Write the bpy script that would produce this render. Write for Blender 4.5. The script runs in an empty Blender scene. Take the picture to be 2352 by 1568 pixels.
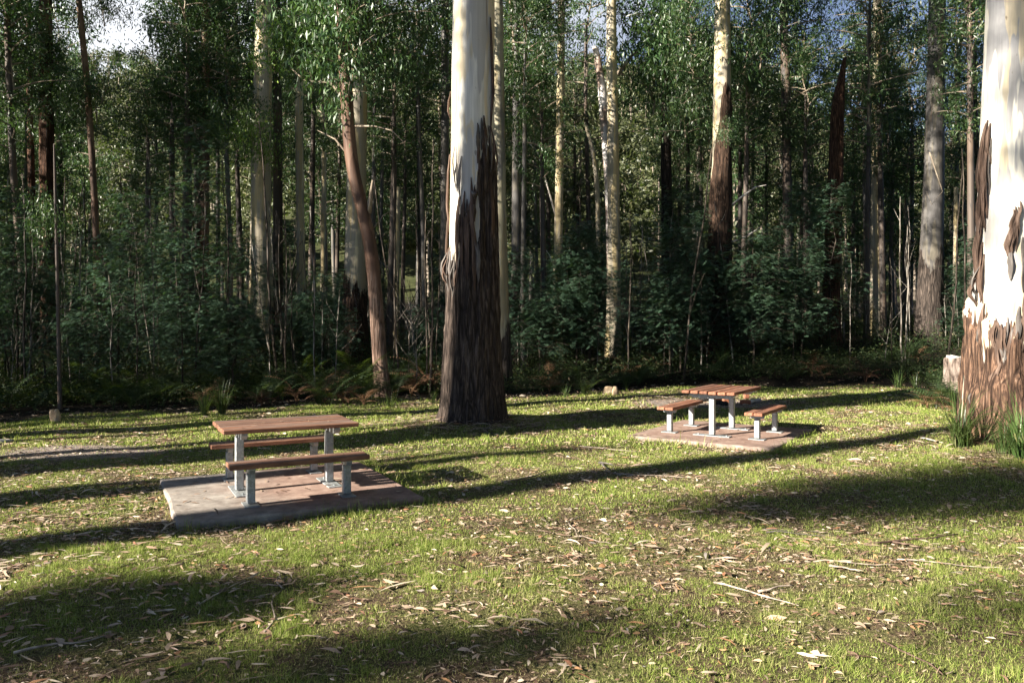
import bpy, math, random
import numpy as np
from mathutils import Vector, Matrix, noise as mn

# ------------------------------------------------------------------ basics
F, HZ, CZ, CX = 1822.0, 732.6, 2.0, 1176.0      # focal length and horizon of the photograph (2352 px wide), camera height
SC = bpy.context.scene
COL = SC.collection
PI = math.pi
R = math.radians

def at(px, py, d):
    """the point that stands d metres away in the direction of a pixel"""
    return Vector(((px - CX) / F * d, d, CZ + (HZ - py) / F * d))

def sstep(a, b, x):
    t = np.clip((x - a) / (b - a), 0, 1)
    return t * t * (3 - 2 * t)

def zg(x, y):
    """height of the ground"""
    x = np.asarray(x, float); y = np.asarray(y, float)
    v = .062 * np.maximum(0, y - 24.0) * (1 + 1.1 * sstep(-2, 9, x) * (1 - sstep(34, 60, y)))
    r = x / np.maximum(np.abs(y), 1)
    k = 1 - .42 * sstep(.27, .45, r)
    b = np.clip(y - 88, 0, 190)
    v = v + k * .40 * (np.sqrt(b * b + 144) - 12)
    v = v + .02 * np.sin(x * .9 + .3) * np.cos(y * .7) + .012 * np.sin(x * 2.1 + y * 1.3)
    # little mound at the foot of the big trunks
    for (mx, my, mh, mr) in ((-.72, 15.0, .16, 1.0), (8.25, 12.9, .2, 1.3)):
        v = v + mh * np.exp(-((x - mx) ** 2 + (y - my) ** 2) / mr ** 2)
    return v

def zgs(x, y):
    return float(zg(x, y))

LAWN_R = [-.75, -.63, -.575, -.48, -.37, -.26, -.17, -.08, 0, .07, .13, .22, .42, .5, .56, .7]
LAWN_D = [15.0, 15.5, 16.8, 17.1, 17.1, 18.9, 20.0, 19.6, 19.8, 21.0, 22.4, 23.2, 23.8, 22.8, 22.0, 21]

def lawn_edge(r):
    return np.interp(r, LAWN_R, LAWN_D)

# ------------------------------------------------------------------ mesh helpers
class MB:
    """collects pieces and links them as one mesh object"""
    def __init__(s):
        s.v, s.f, s.n, s.mi = [], [], 0, []
        s.at = {}
    def add(s, verts, faces, mat=0):
        verts = np.asarray(verts, float).reshape(-1, 3)
        s.v.append(verts)
        for f in faces:
            s.f.append(tuple(i + s.n for i in f)); s.mi.append(mat)
        s.n += len(verts)
    def box(s, c, size, rz=0, M=None, bev=0):
        x, y, z = (a / 2 for a in size)
        if bev:
            b = bev
            P = []
            for (zz, i) in ((-z, b), (-z + b, 0), (z - b, 0), (z, b)):
                X, Y = x - i, y - i
                cx, cy = x - b, y - b
                if i: P += [(-X, -Y, zz), (X, -Y, zz), (X, Y, zz), (-X, Y, zz)]
                else: P += [(-cx, -Y, zz), (cx, -Y, zz), (X, -cy, zz), (X, cy, zz), (cx, Y, zz), (-cx, Y, zz), (-X, cy, zz), (-X, -cy, zz)]
            fs = [(3, 2, 1, 0), (20, 21, 22, 23)]
            a, bb, t = 4, 12, 20
            for k in range(8): fs.append((a + k, a + (k + 1) % 8, bb + (k + 1) % 8, bb + k))
            for k in range(4):
                fs.append((k, (k + 1) % 4, a + 2 * k + 1, a + 2 * k))
                fs.append(((k + 1) % 4, a + (2 * k + 2) % 8, a + 2 * k + 1))
                fs.append((bb + 2 * k, bb + 2 * k + 1, t + (k + 1) % 4, t + k))
                fs.append((bb + 2 * k + 1, bb + (2 * k + 2) % 8, t + (k + 1) % 4))
        else:
            P = [(-x, -y, -z), (x, -y, -z), (x, y, -z), (-x, y, -z), (-x, -y, z), (x, -y, z), (x, y, z), (-x, y, z)]
            fs = [(3, 2, 1, 0), (4, 5, 6, 7), (0, 1, 5, 4), (1, 2, 6, 5), (2, 3, 7, 6), (3, 0, 4, 7)]
        c_, s_ = math.cos(rz), math.sin(rz)
        out = [(c[0] + c_ * p[0] - s_ * p[1], c[1] + s_ * p[0] + c_ * p[1], c[2] + p[2]) for p in P]
        if M is not None: out = [M @ Vector(p) for p in out]
        s.add(out, fs)
    def tube(s, pts, radii, seg=6, flat=1.0, ax=None, mat=0, cap=True):
        pts = [Vector(p) for p in pts]
        if not hasattr(radii, '__len__'): radii = [radii] * len(pts)
        V = []
        for i, p in enumerate(pts):
            t = (pts[min(i + 1, len(pts) - 1)] - pts[max(i - 1, 0)])
            t = t.normalized() if t.length > 1e-9 else Vector((0, 0, 1))
            a = Vector(ax) if ax is not None else (Vector((0, 0, 1)) if abs(t.z) < .9 else Vector((1, 0, 0)))
            u = a.cross(t)
            u = u.normalized() if u.length > 1e-6 else Vector((1, 0, 0))
            w = t.cross(u)
            for k in range(seg):
                an = 2 * PI * k / seg
                V.append(p + (u * math.cos(an) + w * math.sin(an) * flat) * radii[i])
        fs = []
        for i in range(len(pts) - 1):
            for k in range(seg):
                k2 = (k + 1) % seg
                fs.append((i * seg + k, i * seg + k2, (i + 1) * seg + k2, (i + 1) * seg + k))
        if cap and seg > 2:
            fs.append(tuple(range(seg - 1, -1, -1)))
            o = (len(pts) - 1) * seg
            fs.append(tuple(o + k for k in range(seg)))
        s.add(V, fs, mat)
    def mesh(s, name, mats, smooth=False):
        me = bpy.data.meshes.new(name)
        v = np.concatenate(s.v) if s.v else np.zeros((0, 3))
        me.from_pydata(v.tolist(), [], s.f)
        for m in (mats if isinstance(mats, (list, tuple)) else [mats]): me.materials.append(m)
        if isinstance(mats, (list, tuple)) and len(mats) > 1:
            me.polygons.foreach_set('material_index', s.mi)
        if smooth: me.polygons.foreach_set('use_smooth', [True] * len(me.polygons))
        me.update()
        return me
    def build(s, name, mats, parent=None, smooth=False):
        return link(name, s.mesh(name, mats, smooth), parent)

def link(name, me, parent=None, loc=None, rot=None, scale=None):
    o = bpy.data.objects.new(name, me); COL.objects.link(o)
    if parent: o.parent = parent
    if loc is not None: o.location = loc
    if rot is not None: o.rotation_euler = rot
    if scale is not None: o.scale = scale if hasattr(scale, '__len__') else (scale,) * 3
    return o

def fast_mesh(name, V, faces, mats, mi=None, smooth=False, attrs=None):
    """faces: (n, k) int array, all of k corners"""
    me = bpy.data.meshes.new(name)
    V = np.ascontiguousarray(V, dtype=np.float32).reshape(-1, 3)
    faces = np.ascontiguousarray(faces, dtype=np.int32)
    n, k = faces.shape
    me.vertices.add(len(V)); me.vertices.foreach_set('co', V.ravel())
    me.loops.add(n * k); me.loops.foreach_set('vertex_index', faces.ravel())
    me.polygons.add(n)
    me.polygons.foreach_set('loop_start', np.arange(0, n * k, k, dtype=np.int32))
    me.polygons.foreach_set('loop_total', np.full(n, k, dtype=np.int32))
    for m in (mats if isinstance(mats, (list, tuple)) else [mats]): me.materials.append(m)
    if mi is not None: me.polygons.foreach_set('material_index', np.asarray(mi, dtype=np.int32))
    if smooth: me.polygons.foreach_set('use_smooth', np.ones(n, dtype=bool))
    for an, av in (attrs or {}).items():
        a = me.attributes.new(an, 'FLOAT', 'POINT'); a.data.foreach_set('value', np.asarray(av, dtype=np.float32))
    me.update(calc_edges=True)
    return me

def tag(o, label=None, cat=None, group=None, kind=None):
    if label: o['label'] = label
    if cat: o['category'] = cat
    if group: o['group'] = group
    if kind: o['kind'] = kind
    return o

def empty(name, loc, rz=0, label=None, cat=None, group=None):
    o = bpy.data.objects.new(name, None); COL.objects.link(o)
    o.location = loc; o.rotation_euler = (0, 0, rz); o.empty_display_size = .2
    return tag(o, label, cat, group)

def copy_tree(o, parent=None):
    c = o.copy(); COL.objects.link(c)
    if parent: c.parent = parent
    for ch in KIDS.get(o.name, []) or list(o.children): copy_tree(ch, c)
    return c
KIDS = {}

# ------------------------------------------------------------------ materials
class NT:
    def __init__(s, name):
        s.m = bpy.data.materials.new(name); s.m.use_nodes = True
        s.t = s.m.node_tree; s.n = s.t.nodes; s.l = s.t.links
        s.b = s.n['Principled BSDF']; s.out = s.n['Material Output']
    def node(s, t, **kw):
        x = s.n.new(t)
        for k, v in kw.items(): setattr(x, k, v)
        return x
    def link(s, a, b): s.l.new(a, b)
    def coord(s, kind='Object', scale=(1, 1, 1), off=None):
        tc = s.node('ShaderNodeTexCoord'); mp = s.node('ShaderNodeMapping')
        s.link(tc.outputs[kind], mp.inputs[0]); mp.inputs['Scale'].default_value = scale
        if off is not None: s.link(off, mp.inputs['Location'])
        return mp.outputs[0]
    def noise(s, vec, scale, detail=3, rough=.55, dist=0):
        x = s.node('ShaderNodeTexNoise'); x.inputs['Scale'].default_value = scale
        x.inputs['Detail'].default_value = detail; x.inputs['Roughness'].default_value = rough; x.inputs['Distortion'].default_value = dist
        if vec is not None: s.link(vec, x.inputs['Vector'])
        return x.outputs['Fac']
    def ramp(s, fac, stops, interp='LINEAR'):
        x = s.node('ShaderNodeValToRGB'); s.link(fac, x.inputs[0]); e = x.color_ramp; e.interpolation = interp
        while len(e.elements) < len(stops): e.elements.new(.5)
        for k, (p, c) in enumerate(stops):
            e.elements[k].position = p; e.elements[k].color = (*c, 1) if len(c) == 3 else c
        return x.outputs[0]
    def mix(s, fac, a, b, mode='MIX'):
        x = s.node('ShaderNodeMix', data_type='RGBA', blend_type=mode)
        for k, v in ((0, fac), (6, a), (7, b)):
            if isinstance(v, (int, float)): x.inputs[k].default_value = v
            elif isinstance(v, tuple): x.inputs[k].default_value = (*v, 1)
            else: s.link(v, x.inputs[k])
        return x.outputs[2]
    def math(s, op, a, b=None, clamp=False):
        x = s.node('ShaderNodeMath', operation=op, use_clamp=clamp)
        for k, v in ((0, a), (1, b)):
            if v is None: continue
            if isinstance(v, (int, float)): x.inputs[k].default_value = v
            else: s.link(v, x.inputs[k])
        return x.outputs[0]
    def maprange(s, v, a, b, c=0., d=1.):
        x = s.node('ShaderNodeMapRange'); x.clamp = True
        s.link(v, x.inputs[0])
        for k, q in ((1, a), (2, b), (3, c), (4, d)): x.inputs[k].default_value = q
        return x.outputs[0]
    def attr(s, name):
        x = s.node('ShaderNodeAttribute'); x.attribute_name = name; return x.outputs['Fac']
    def bump(s, h, strength, dist=.02):
        x = s.node('ShaderNodeBump'); x.inputs['Strength'].default_value = strength; x.inputs['Distance'].default_value = dist
        s.link(h, x.inputs['Height']); s.link(x.outputs[0], s.b.inputs['Normal'])
    def island(s):
        return s.node('ShaderNodeNewGeometry').outputs['Random Per Island']
    def objrand(s):
        return s.node('ShaderNodeObjectInfo').outputs['Random']
    def fin(s, col=None, rough=.6, metal=0., spec=.3):
        if col is not None:
            if isinstance(col, tuple): s.b.inputs['Base Color'].default_value = (*col, 1)
            else: s.link(col, s.b.inputs['Base Color'])
        if isinstance(rough, float): s.b.inputs['Roughness'].default_value = rough
        else: s.link(rough, s.b.inputs['Roughness'])
        s.b.inputs['Metallic'].default_value = metal
        s.b.inputs['Specular IOR Level'].default_value = spec
        return s.m

def leaf_mat(name, stops, rough=.42, spec=.45, trans=.25, tcol=(.16, .24, .03), objvar=.35):
    t = NT(name)
    col = t.ramp(t.island(), stops)
    # whole plants differ a little from each other
    hv = t.node('ShaderNodeHueSaturation'); t.link(col, hv.inputs['Color'])
    rnd = t.objrand()
    t.link(t.maprange(rnd, 0, 1, 1 - objvar, 1 + objvar), hv.inputs['Value'])
    t.link(t.maprange(rnd, 0, 1, .49, .51), hv.inputs['Hue'])
    t.fin(hv.outputs[0], rough, 0, spec)
    tr = t.node('ShaderNodeBsdfTranslucent'); tr.inputs[0].default_value = (*tcol, 1)
    mx = t.node('ShaderNodeMixShader'); mx.inputs[0].default_value = trans
    t.link(t.b.outputs[0], mx.inputs[1]); t.link(tr.outputs[0], mx.inputs[2]); t.link(mx.outputs[0], t.out.inputs[0])
    return t.m

GUM = leaf_mat('gum_leaf', [(0, (.014, .034, .012)), (.35, (.028, .060, .020)), (.7, (.050, .096, .032)), (.9, (.085, .135, .046)), (1, (.13, .15, .055))], rough=.4, spec=.45, trans=.2, tcol=(.10, .20, .035))
GUMOLIVE = leaf_mat('gum_leaf_olive', [(0, (.045, .055, .022)), (.5, (.085, .098, .042)), (.9, (.125, .135, .062)), (1, (.17, .15, .075))], rough=.5, trans=.15)
WATTLE = leaf_mat('wattle_leaf', [(0, (.022, .046, .028)), (.5, (.048, .090, .056)), (1, (.092, .15, .090))], rough=.5, spec=.35, trans=.2, tcol=(.08, .16, .04))
BRIGHT = leaf_mat('young_leaf', [(0, (.06, .12, .02)), (.6, (.12, .20, .035)), (1, (.22, .29, .06))], rough=.4, trans=.3, tcol=(.15, .28, .03))
FERN = leaf_mat('fern_leaf', [(0, (.016, .034, .012)), (.6, (.034, .060, .022)), (1, (.075, .10, .04))], rough=.5, trans=.25)
FERNBROWN = leaf_mat('dead_fern_leaf', [(0, (.12, .06, .03)), (.6, (.22, .12, .07)), (1, (.34, .20, .13))], rough=.7, spec=.2, trans=.15, tcol=(.3, .15, .06))
TUSSOCK = leaf_mat('tussock_blade', [(0, (.035, .065, .018)), (.6, (.065, .105, .028)), (.92, (.11, .15, .05)), (1, (.25, .2, .10))], rough=.4, trans=.2)
SCRUB = leaf_mat('scrub_leaf', [(0, (.016, .028, .012)), (.55, (.032, .052, .020)), (.85, (.05, .075, .026)), (1, (.10, .065, .035))], rough=.55, spec=.25, trans=.15)

def grass_mat():
    t = NT('grass_blade')
    gr = t.attr('green')
    a = t.ramp(t.island(), [(0, (.12, .19, .028)), (.4, (.21, .29, .05)), (.72, (.33, .37, .09)), (1, (.52, .48, .22))])
    b = t.ramp(t.island(), [(0, (.20, .21, .06)), (.45, (.36, .33, .13)), (1, (.55, .48, .28))])
    col = t.mix(gr, b, a)
    t.fin(col, .6, 0, .2)
    tr = t.node('ShaderNodeBsdfTranslucent'); t.link(t.mix(.5, col, (.25, .36, .03)), tr.inputs[0])
    mx = t.node('ShaderNodeMixShader'); mx.inputs[0].default_value = .3
    t.link(t.b.outputs[0], mx.inputs[1]); t.link(tr.outputs[0], mx.inputs[2]); t.link(mx.outputs[0], t.out.inputs[0])
    return t.m
GRASS = grass_mat()

def litter_mat():
    t = NT('fallen_leaf')
    col = t.ramp(t.island(), [(0, (.07, .042, .028)), (.2, (.20, .12, .08)), (.38, (.34, .24, .17)), (.55, (.42, .32, .23)), (.78, (.56, .47, .36)), (.86, (.32, .14, .08)), (.93, (.42, .25, .12)), (1, (.24, .215, .195))])
    t.fin(col, .55, 0, .35)
    return t.m
LITTER = litter_mat()

def ground_mat():
    t = NT('ground_soil')
    v = t.coord('Object')
    lawn = t.attr('lawn')
    n1 = t.noise(v, 1.3, 4, .6); n2 = t.noise(v, 40, 3, .65); n3 = t.noise(v, 9, 4, .6)
    moss = t.ramp(n2, [(.3, (.035, .04, .012)), (.5, (.09, .095, .03)), (.66, (.21, .19, .085)), (.8, (.36, .30, .18))])
    soil = t.ramp(n2, [(.3, (.035, .024, .015)), (.5, (.085, .058, .036)), (.65, (.17, .12, .08)), (.78, (.33, .25, .17))])
    f = t.maprange(t.math('ADD', t.math('MULTIPLY', n1, .6), t.math('MULTIPLY', n3, .4)), .44, .56)
    lw = t.mix(f, soil, moss)
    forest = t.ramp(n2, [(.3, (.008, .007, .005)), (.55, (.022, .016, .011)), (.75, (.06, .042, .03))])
    grav = t.ramp(t.noise(v, 60, 2, .7), [(.3, (.10, .08, .07)), (.5, (.22, .18, .16)), (.7, (.42, .36, .31))])
    lw = t.mix(t.attr('bare'), lw, grav)
    hill = t.ramp(n1, [(.3, (.03, .038, .014)), (.7, (.07, .075, .03))])
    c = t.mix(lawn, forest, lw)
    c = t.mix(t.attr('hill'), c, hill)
    t.bump(n2, .6, .03)
    return t.fin(c, .9, 0, .15)
GROUND = ground_mat()

def bark(name, cream, grey, tan, dark, mid, light, soft=1.0, amp=.5, spots=.6, shift=(0, 0, 0), cover=.53):
    """smooth gum bark that gives way to rough bark where the mesh attribute «edge» says so"""
    t = NT(name)
    v = t.coord('Object', (1, 1, 1))
    orn = t.objrand()
    def stretched(x, y, z):
        mp = t.node('ShaderNodeMapping'); mp.inputs['Scale'].default_value = (x, y, z); mp.inputs['Location'].default_value = shift
        t.link(v, mp.inputs[0]); return mp.outputs[0]
    vs = stretched(1, 1, .13)
    p1 = t.noise(vs, 2.2 * soft, 3, .5, .3)
    p2 = t.noise(vs, 3.4 * soft, 3, .5, .2)
    streak = t.noise(stretched(1, 1, .04), 16 * soft, 4, .6)
    c = t.mix(t.maprange(p1, .50, .515), cream, tan)
    c = t.mix(t.maprange(p2, cover, cover + .015), c, grey)
    c = t.mix(t.maprange(streak, .42, .72, 0, .62), c, tuple(x * .62 for x in grey))
    # knots, scribbles and long thin dark slits
    sp = t.noise(stretched(1, 1, .30), 9 * soft, 2, .5)
    c = t.mix(t.maprange(sp, .74, .77, 0, spots), c, (.10, .065, .045))
    slit = t.noise(stretched(1, 1, .045), 6 * soft, 2, .45)
    c = t.mix(t.maprange(slit, .70, .72, 0, spots), c, (.14, .09, .06))
    blot = t.noise(stretched(1, 1, .6), 1.1, 3, .5)
    c = t.mix(t.maprange(blot, .35, .7, 0, .28), c, tuple(x * .75 for x in tan))
    # rough bark
    f1 = t.noise(stretched(1, 1, .09), 27 * soft, 8, .7, .25)
    f2 = t.noise(stretched(1, 1, .2), 7 * soft, 4, .6)
    rc = t.ramp(f1, [(.32, tuple(x * .35 for x in dark)), (.46, dark), (.58, mid), (.72, light)])
    rc = t.mix(t.maprange(f2, .40, .66, 0, .75), rc, mid, 'MULTIPLY') if False else t.mix(t.maprange(f2, .42, .66, 0, .55), rc, dark)
    vo = t.node('ShaderNodeTexVoronoi'); vo.feature = 'DISTANCE_TO_EDGE'; vo.inputs['Scale'].default_value = 11 * min(soft, 1.5)
    wv = t.mix(.06, stretched(1, 1, .085), t.node('ShaderNodeTexNoise').outputs['Color'], 'ADD')
    t.link(wv, vo.inputs['Vector'])
    crack = t.maprange(vo.outputs['Distance'], .0, .11, 1, 0)
    rc = t.mix(t.math('MULTIPLY', crack, .8), rc, tuple(x * .25 for x in dark))
    e = t.attr('edge')
    jag = t.math('ADD', t.math('MULTIPLY', t.math('SUBTRACT', t.noise(stretched(1, 1, .05), 9 * soft, 4, .6), .5), 2.2 * amp * 2), t.math('MULTIPLY', t.math('SUBTRACT', f2, .5), amp))
    ej = t.math('ADD', e, jag)
    inner = t.math('MULTIPLY', t.maprange(ej, -.55, -.02), t.maprange(t.noise(stretched(1, 1, .05), 14 * soft, 3, .6), .44, .56))
    c = t.mix(t.math('MULTIPLY', inner, .8), c, tuple((a + b) * .5 for a, b in zip(light, tan)))
    m = t.maprange(ej, -.02, .05)
    c = t.mix(m, c, rc)
    h = t.math('MULTIPLY', t.math('SUBTRACT', f1, t.math('MULTIPLY', crack, .35)), t.maprange(m, 0, 1, .05, 1))
    t.bump(h, .9, .05)
    return t.fin(c, t.maprange(m, 0, 1, .62, .9), 0, .22)

CREAM, GREYB, TAN = (.80, .74, .63), (.40, .385, .37), (.68, .54, .33)
B_WHITE = bark('white_gum_bark', (.82, .78, .70), (.50, .48, .46), (.72, .60, .40), (.046, .034, .028), (.125, .092, .074), (.30, .24, .20), amp=.45)
B_WHITE2 = bark('white_orange_gum_bark', (.74, .70, .61), (.36, .35, .35), (.62, .52, .36), (.075, .044, .031), (.24, .138, .088), (.40, .29, .22), amp=.5, shift=(3, 7, 2))
B_CREAM = bark('cream_gum_bark', (.72, .62, .42), (.42, .37, .29), (.56, .44, .24), (.045, .028, .02), (.13, .075, .05), (.30, .20, .14), amp=.5, shift=(1, 4, 9), cover=.47, spots=.95)
B_OLIVE = bark('olive_gum_bark', (.40, .36, .25), (.20, .19, .17), (.34, .28, .17), (.045, .035, .03), (.11, .085, .07), (.2, .165, .14), amp=.4, shift=(2, 5, 5))
B_GREY = bark('grey_gum_bark', (.135, .125, .12), (.085, .08, .08), (.16, .14, .11), (.045, .035, .03), (.11, .085, .07), (.2, .165, .14), amp=.4, shift=(8, 2, 5))
B_DARK = bark('dark_gum_bark', (.12, .095, .08), (.07, .06, .055), (.14, .10, .075), (.022, .017, .014), (.06, .043, .034), (.12, .09, .07), amp=.4, shift=(4, 4, 1))
B_RED = bark('red_brown_gum_bark', (.23, .15, .095), (.11, .07, .052), (.17, .092, .055), (.055, .028, .018), (.16, .08, .048), (.32, .19, .12), amp=.5, shift=(2, 9, 4))
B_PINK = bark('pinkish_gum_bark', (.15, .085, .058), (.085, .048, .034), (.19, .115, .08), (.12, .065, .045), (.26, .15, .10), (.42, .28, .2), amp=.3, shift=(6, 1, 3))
B_PINK = bark('pink_gum_bark_shaded_above', (.15, .085, .058), (.085, .048, .034), (.19, .115, .08), (.20, .125, .092), (.33, .225, .175), (.42, .31, .25), amp=.6, shift=(6, 1, 3))  # pale stem base; darker upper tone is mostly shade put into the colour
B_THIN = bark('sapling_bark', (.42, .39, .35), (.22, .20, .18), (.33, .29, .24), (.05, .04, .03), (.12, .095, .075), (.22, .18, .15), soft=4, amp=.2)
B_THIND = bark('dark_sapling_bark', (.085, .068, .055), (.05, .043, .038), (.10, .075, .055), (.02, .016, .013), (.05, .04, .03), (.1, .08, .06), soft=4, amp=.2)

def simple(name, stops, scale=8, stretch=(1, 1, 1), rough=.6, metal=0., spec=.3, bump=.3, bd=.01, detail=4, coord='Object', objvar=0):
    t = NT(name); v = t.coord(coord, stretch)
    n = t.noise(v, scale, detail, .6)
    c = t.ramp(n, stops)
    if objvar:
        hv = t.node('ShaderNodeHueSaturation'); t.link(c, hv.inputs['Color']); t.link(t.maprange(t.objrand(), 0, 1, 1 - objvar, 1 + objvar), hv.inputs['Value']); c = hv.outputs[0]
    if bump: t.bump(n, bump, bd)
    return t.fin(c, rough, metal, spec)

PEEL = simple('peeling_bark', [(.3, (.035, .022, .016)), (.5, (.10, .062, .045)), (.7, (.22, .15, .115))], 12, (1, 1, .15), .8)
PEELGREY = simple('grey_bark_ribbon', [(.3, (.05, .043, .038)), (.5, (.125, .108, .098)), (.7, (.25, .22, .195))], 12, (1, 1, .15), .8)
STICK = simple('dry_stick', [(.3, (.13, .10, .08)), (.5, (.30, .24, .19)), (.7, (.52, .44, .36))], 14, (1, 1, 1), .8, objvar=.3)
LIMB = simple('limb_bark', [(.3, (.10, .075, .055)), (.5, (.25, .20, .15)), (.7, (.45, .38, .29))], 6, (1, 1, .4), .8)
DEADWOOD = simple('dead_white_wood', [(.3, (.25, .21, .18)), (.5, (.58, .53, .48)), (.7, (.75, .71, .66))], 6, (1, 1, .15), .7)
STONE = simple('pale_stone', [(.3, (.22, .15, .09)), (.5, (.46, .34, .22)), (.72, (.64, .53, .38))], 7, rough=.85, bump=.6, bd=.03)
STUMPB = simple('stump_bark', [(.34, (.02, .015, .012)), (.46, (.15, .11, .09)), (.58, (.27, .215, .18)), (.75, (.36, .30, .26))], 11, (1, 1, .35), .85, bump=.8, bd=.04)
BRICK = simple('red_brick', [(.3, (.20, .07, .04)), (.6, (.34, .14, .08)), (.8, (.45, .24, .16))], 14, rough=.9)
CHAR = simple('charred_wood', [(.3, (.006, .006, .006)), (.6, (.02, .018, .017)), (.8, (.06, .055, .05))], 16, (1, 1, 1), .75, bump=.9, bd=.03)

def concrete_mat(name, pinkshift):
    t = NT(name); v = t.coord('Object')
    big = t.noise(v, 1.1, 4, .6, .5); med = t.noise(v, 6, 5, .65); fine = t.noise(v, 90, 2, .6)
    grey = t.ramp(med, [(.3, (.175, .148, .128)), (.5, (.275, .240, .210)), (.7, (.38, .34, .30))])
    pink = t.ramp(med, [(.3, (.17, .108, .085)), (.5, (.27, .18, .145)), (.7, (.37, .265, .215))])
    # tannin-stained middle, greyer rim
    x = t.node('ShaderNodeSeparateXYZ'); t.link(v, x.inputs[0])
    rim = t.math('MAXIMUM', t.math('ABSOLUTE', x.outputs[0]), t.math('ABSOLUTE', x.outputs[1]))
    if pinkshift: f = t.maprange(t.math('ADD', rim, t.math('MULTIPLY', big, .5)), 1.25, 1.75, 1, .35)
    else: f = t.maprange(t.math('SUBTRACT', t.math('ADD', t.math('MULTIPLY', x.outputs[0], .55), t.math('MULTIPLY', big, .9)), t.math('MULTIPLY', rim, .35)), -.25, .35)
    c = t.mix(f, grey, pink)
    st = t.noise(v, 2.6, 5, .7, 1.)
    c = t.mix(t.maprange(st, .52, .75, 0, .42), c, (.10, .068, .052))
    c = t.mix(t.maprange(fine, .62, .75, 0, .4), c, (.08, .06, .05))
    t.bump(t.math('ADD', fine, med), .25, .006)
    return t.fin(c, .85, 0, .25)
CONC_C = simple('grey_concrete', [(.3, (.19, .185, .18)), (.5, (.29, .285, .275)), (.7, (.38, .37, .36))], 5, rough=.85, bump=.3)
CONC_A, CONC_B = concrete_mat('stained_concrete', False), concrete_mat('pink_stained_concrete', True)

def wood_mat(name, a, b, c, weather):
    t = NT(name); v = t.coord('Object', (.12, 1, 1)); w = t.coord('Object', (.05, 1, 1))
    g = t.noise(v, 34, 5, .65, .8); r = t.island()
    col = t.ramp(g, [(.32, a), (.5, b), (.7, c)])
    hv = t.node('ShaderNodeHueSaturation'); t.link(col, hv.inputs['Color']); t.link(t.maprange(r, 0, 1, .62, 1.25), hv.inputs['Value'])
    col = hv.outputs[0]
    if weather:
        nz = t.node('ShaderNodeSeparateXYZ'); t.link(t.node('ShaderNodeNewGeometry').outputs['Normal'], nz.inputs[0])
        k = t.math('MULTIPLY', t.maprange(nz.outputs[2], .7, .95), t.maprange(t.noise(w, 9, 4, .6), .38, .6, 0, weather))
        col = t.mix(k, col, t.mix(t.maprange(g, .35, .65), (.10, .078, .066), (.215, .165, .14)))
    ck = t.noise(w, 60, 2, .5)
    col = t.mix(t.maprange(ck, .68, .74, 0, .6), col, (.05, .025, .015))
    t.bump(g, .25, .004)
    return t.fin(col, .62, 0, .3)
WOOD_A = wood_mat('weathered_red_timber', (.11, .048, .029), (.21, .096, .057), (.30, .152, .094), 1.0)
WOOD_B = wood_mat('oiled_red_timber', (.115, .044, .024), (.235, .094, .052), (.34, .16, .095), .45)

def galv_mat():
    t = NT('galvanised_steel'); v = t.coord('Object')
    vo = t.node('ShaderNodeTexVoronoi'); vo.inputs['Scale'].default_value = 55; t.link(v, vo.inputs['Vector'])
    sp = t.noise(vo.outputs['Color'], 3, 0); d = t.noise(v, 9, 4, .6)
    c = t.ramp(sp, [(.3, (.26, .275, .28)), (.7, (.40, .415, .42))])
    c = t.mix(t.maprange(d, .5, .75, 0, .5), c, (.33, .31, .27))
    return t.fin(c, t.maprange(sp, .3, .7, .42, .62), .45, .5)
GALV = galv_mat()

# ------------------------------------------------------------------ world, sun, camera
SUN_AZ = math.atan2(-.866, -.5)       # towards the sun: left of and behind the camera
SUN_EL = R(25)
sdir = Vector((-.866 * math.cos(SUN_EL), -.5 * math.cos(SUN_EL), math.sin(SUN_EL)))
W = bpy.data.worlds.new('World'); SC.world = W; W.use_nodes = True
wt = W.node_tree; bg = wt.nodes['Background']
sky = wt.nodes.new('ShaderNodeTexSky'); sky.sky_type = 'NISHITA'; sky.sun_disc = False
sky.sun_elevation = SUN_EL; sky.sun_rotation = math.atan2(sdir.x, sdir.y)
sky.air_density = .4; sky.dust_density = .1; sky.ozone_density = 1.6
tc = wt.nodes.new('ShaderNodeTexCoord')
mp = wt.nodes.new('ShaderNodeMapping'); mp.inputs['Scale'].default_value = (1, 1, 2.6); mp.inputs['Location'].default_value = (.35, 0, .2)
wt.links.new(tc.outputs['Generated'], mp.inputs[0])
cn = wt.nodes.new('ShaderNodeTexNoise'); cn.inputs['Scale'].default_value = 2.3; cn.inputs['Detail'].default_value = 7; cn.inputs['Roughness'].default_value = .55
wt.links.new(mp.outputs[0], cn.inputs['Vector'])
sx = wt.nodes.new('ShaderNodeSeparateXYZ'); wt.links.new(tc.outputs['Generated'], sx.inputs[0])
# more cloud towards the left half of the sky
m1 = wt.nodes.new('ShaderNodeMath'); m1.operation = 'MULTIPLY_ADD'; m1.inputs[1].default_value = -.55; wt.links.new(sx.outputs[0], m1.inputs[0]); wt.links.new(cn.outputs['Fac'], m1.inputs[2])
mr = wt.nodes.new('ShaderNodeMapRange'); mr.inputs[1].default_value = .50; mr.inputs[2].default_value = .66; wt.links.new(m1.outputs[0], mr.inputs[0])
fr = wt.nodes.new('ShaderNodeMapRange'); fr.inputs[1].default_value = .45; fr.inputs[2].default_value = .75; wt.links.new(sx.outputs[1], fr.inputs[0])   # the cloud bank stands ahead
mr.inputs[3].default_value = .13
mm = wt.nodes.new('ShaderNodeMath'); mm.operation = 'MULTIPLY'; wt.links.new(mr.outputs[0], mm.inputs[0]); wt.links.new(fr.outputs[0], mm.inputs[1])
mxw = wt.nodes.new('ShaderNodeMix'); mxw.data_type = 'RGBA'
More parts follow.
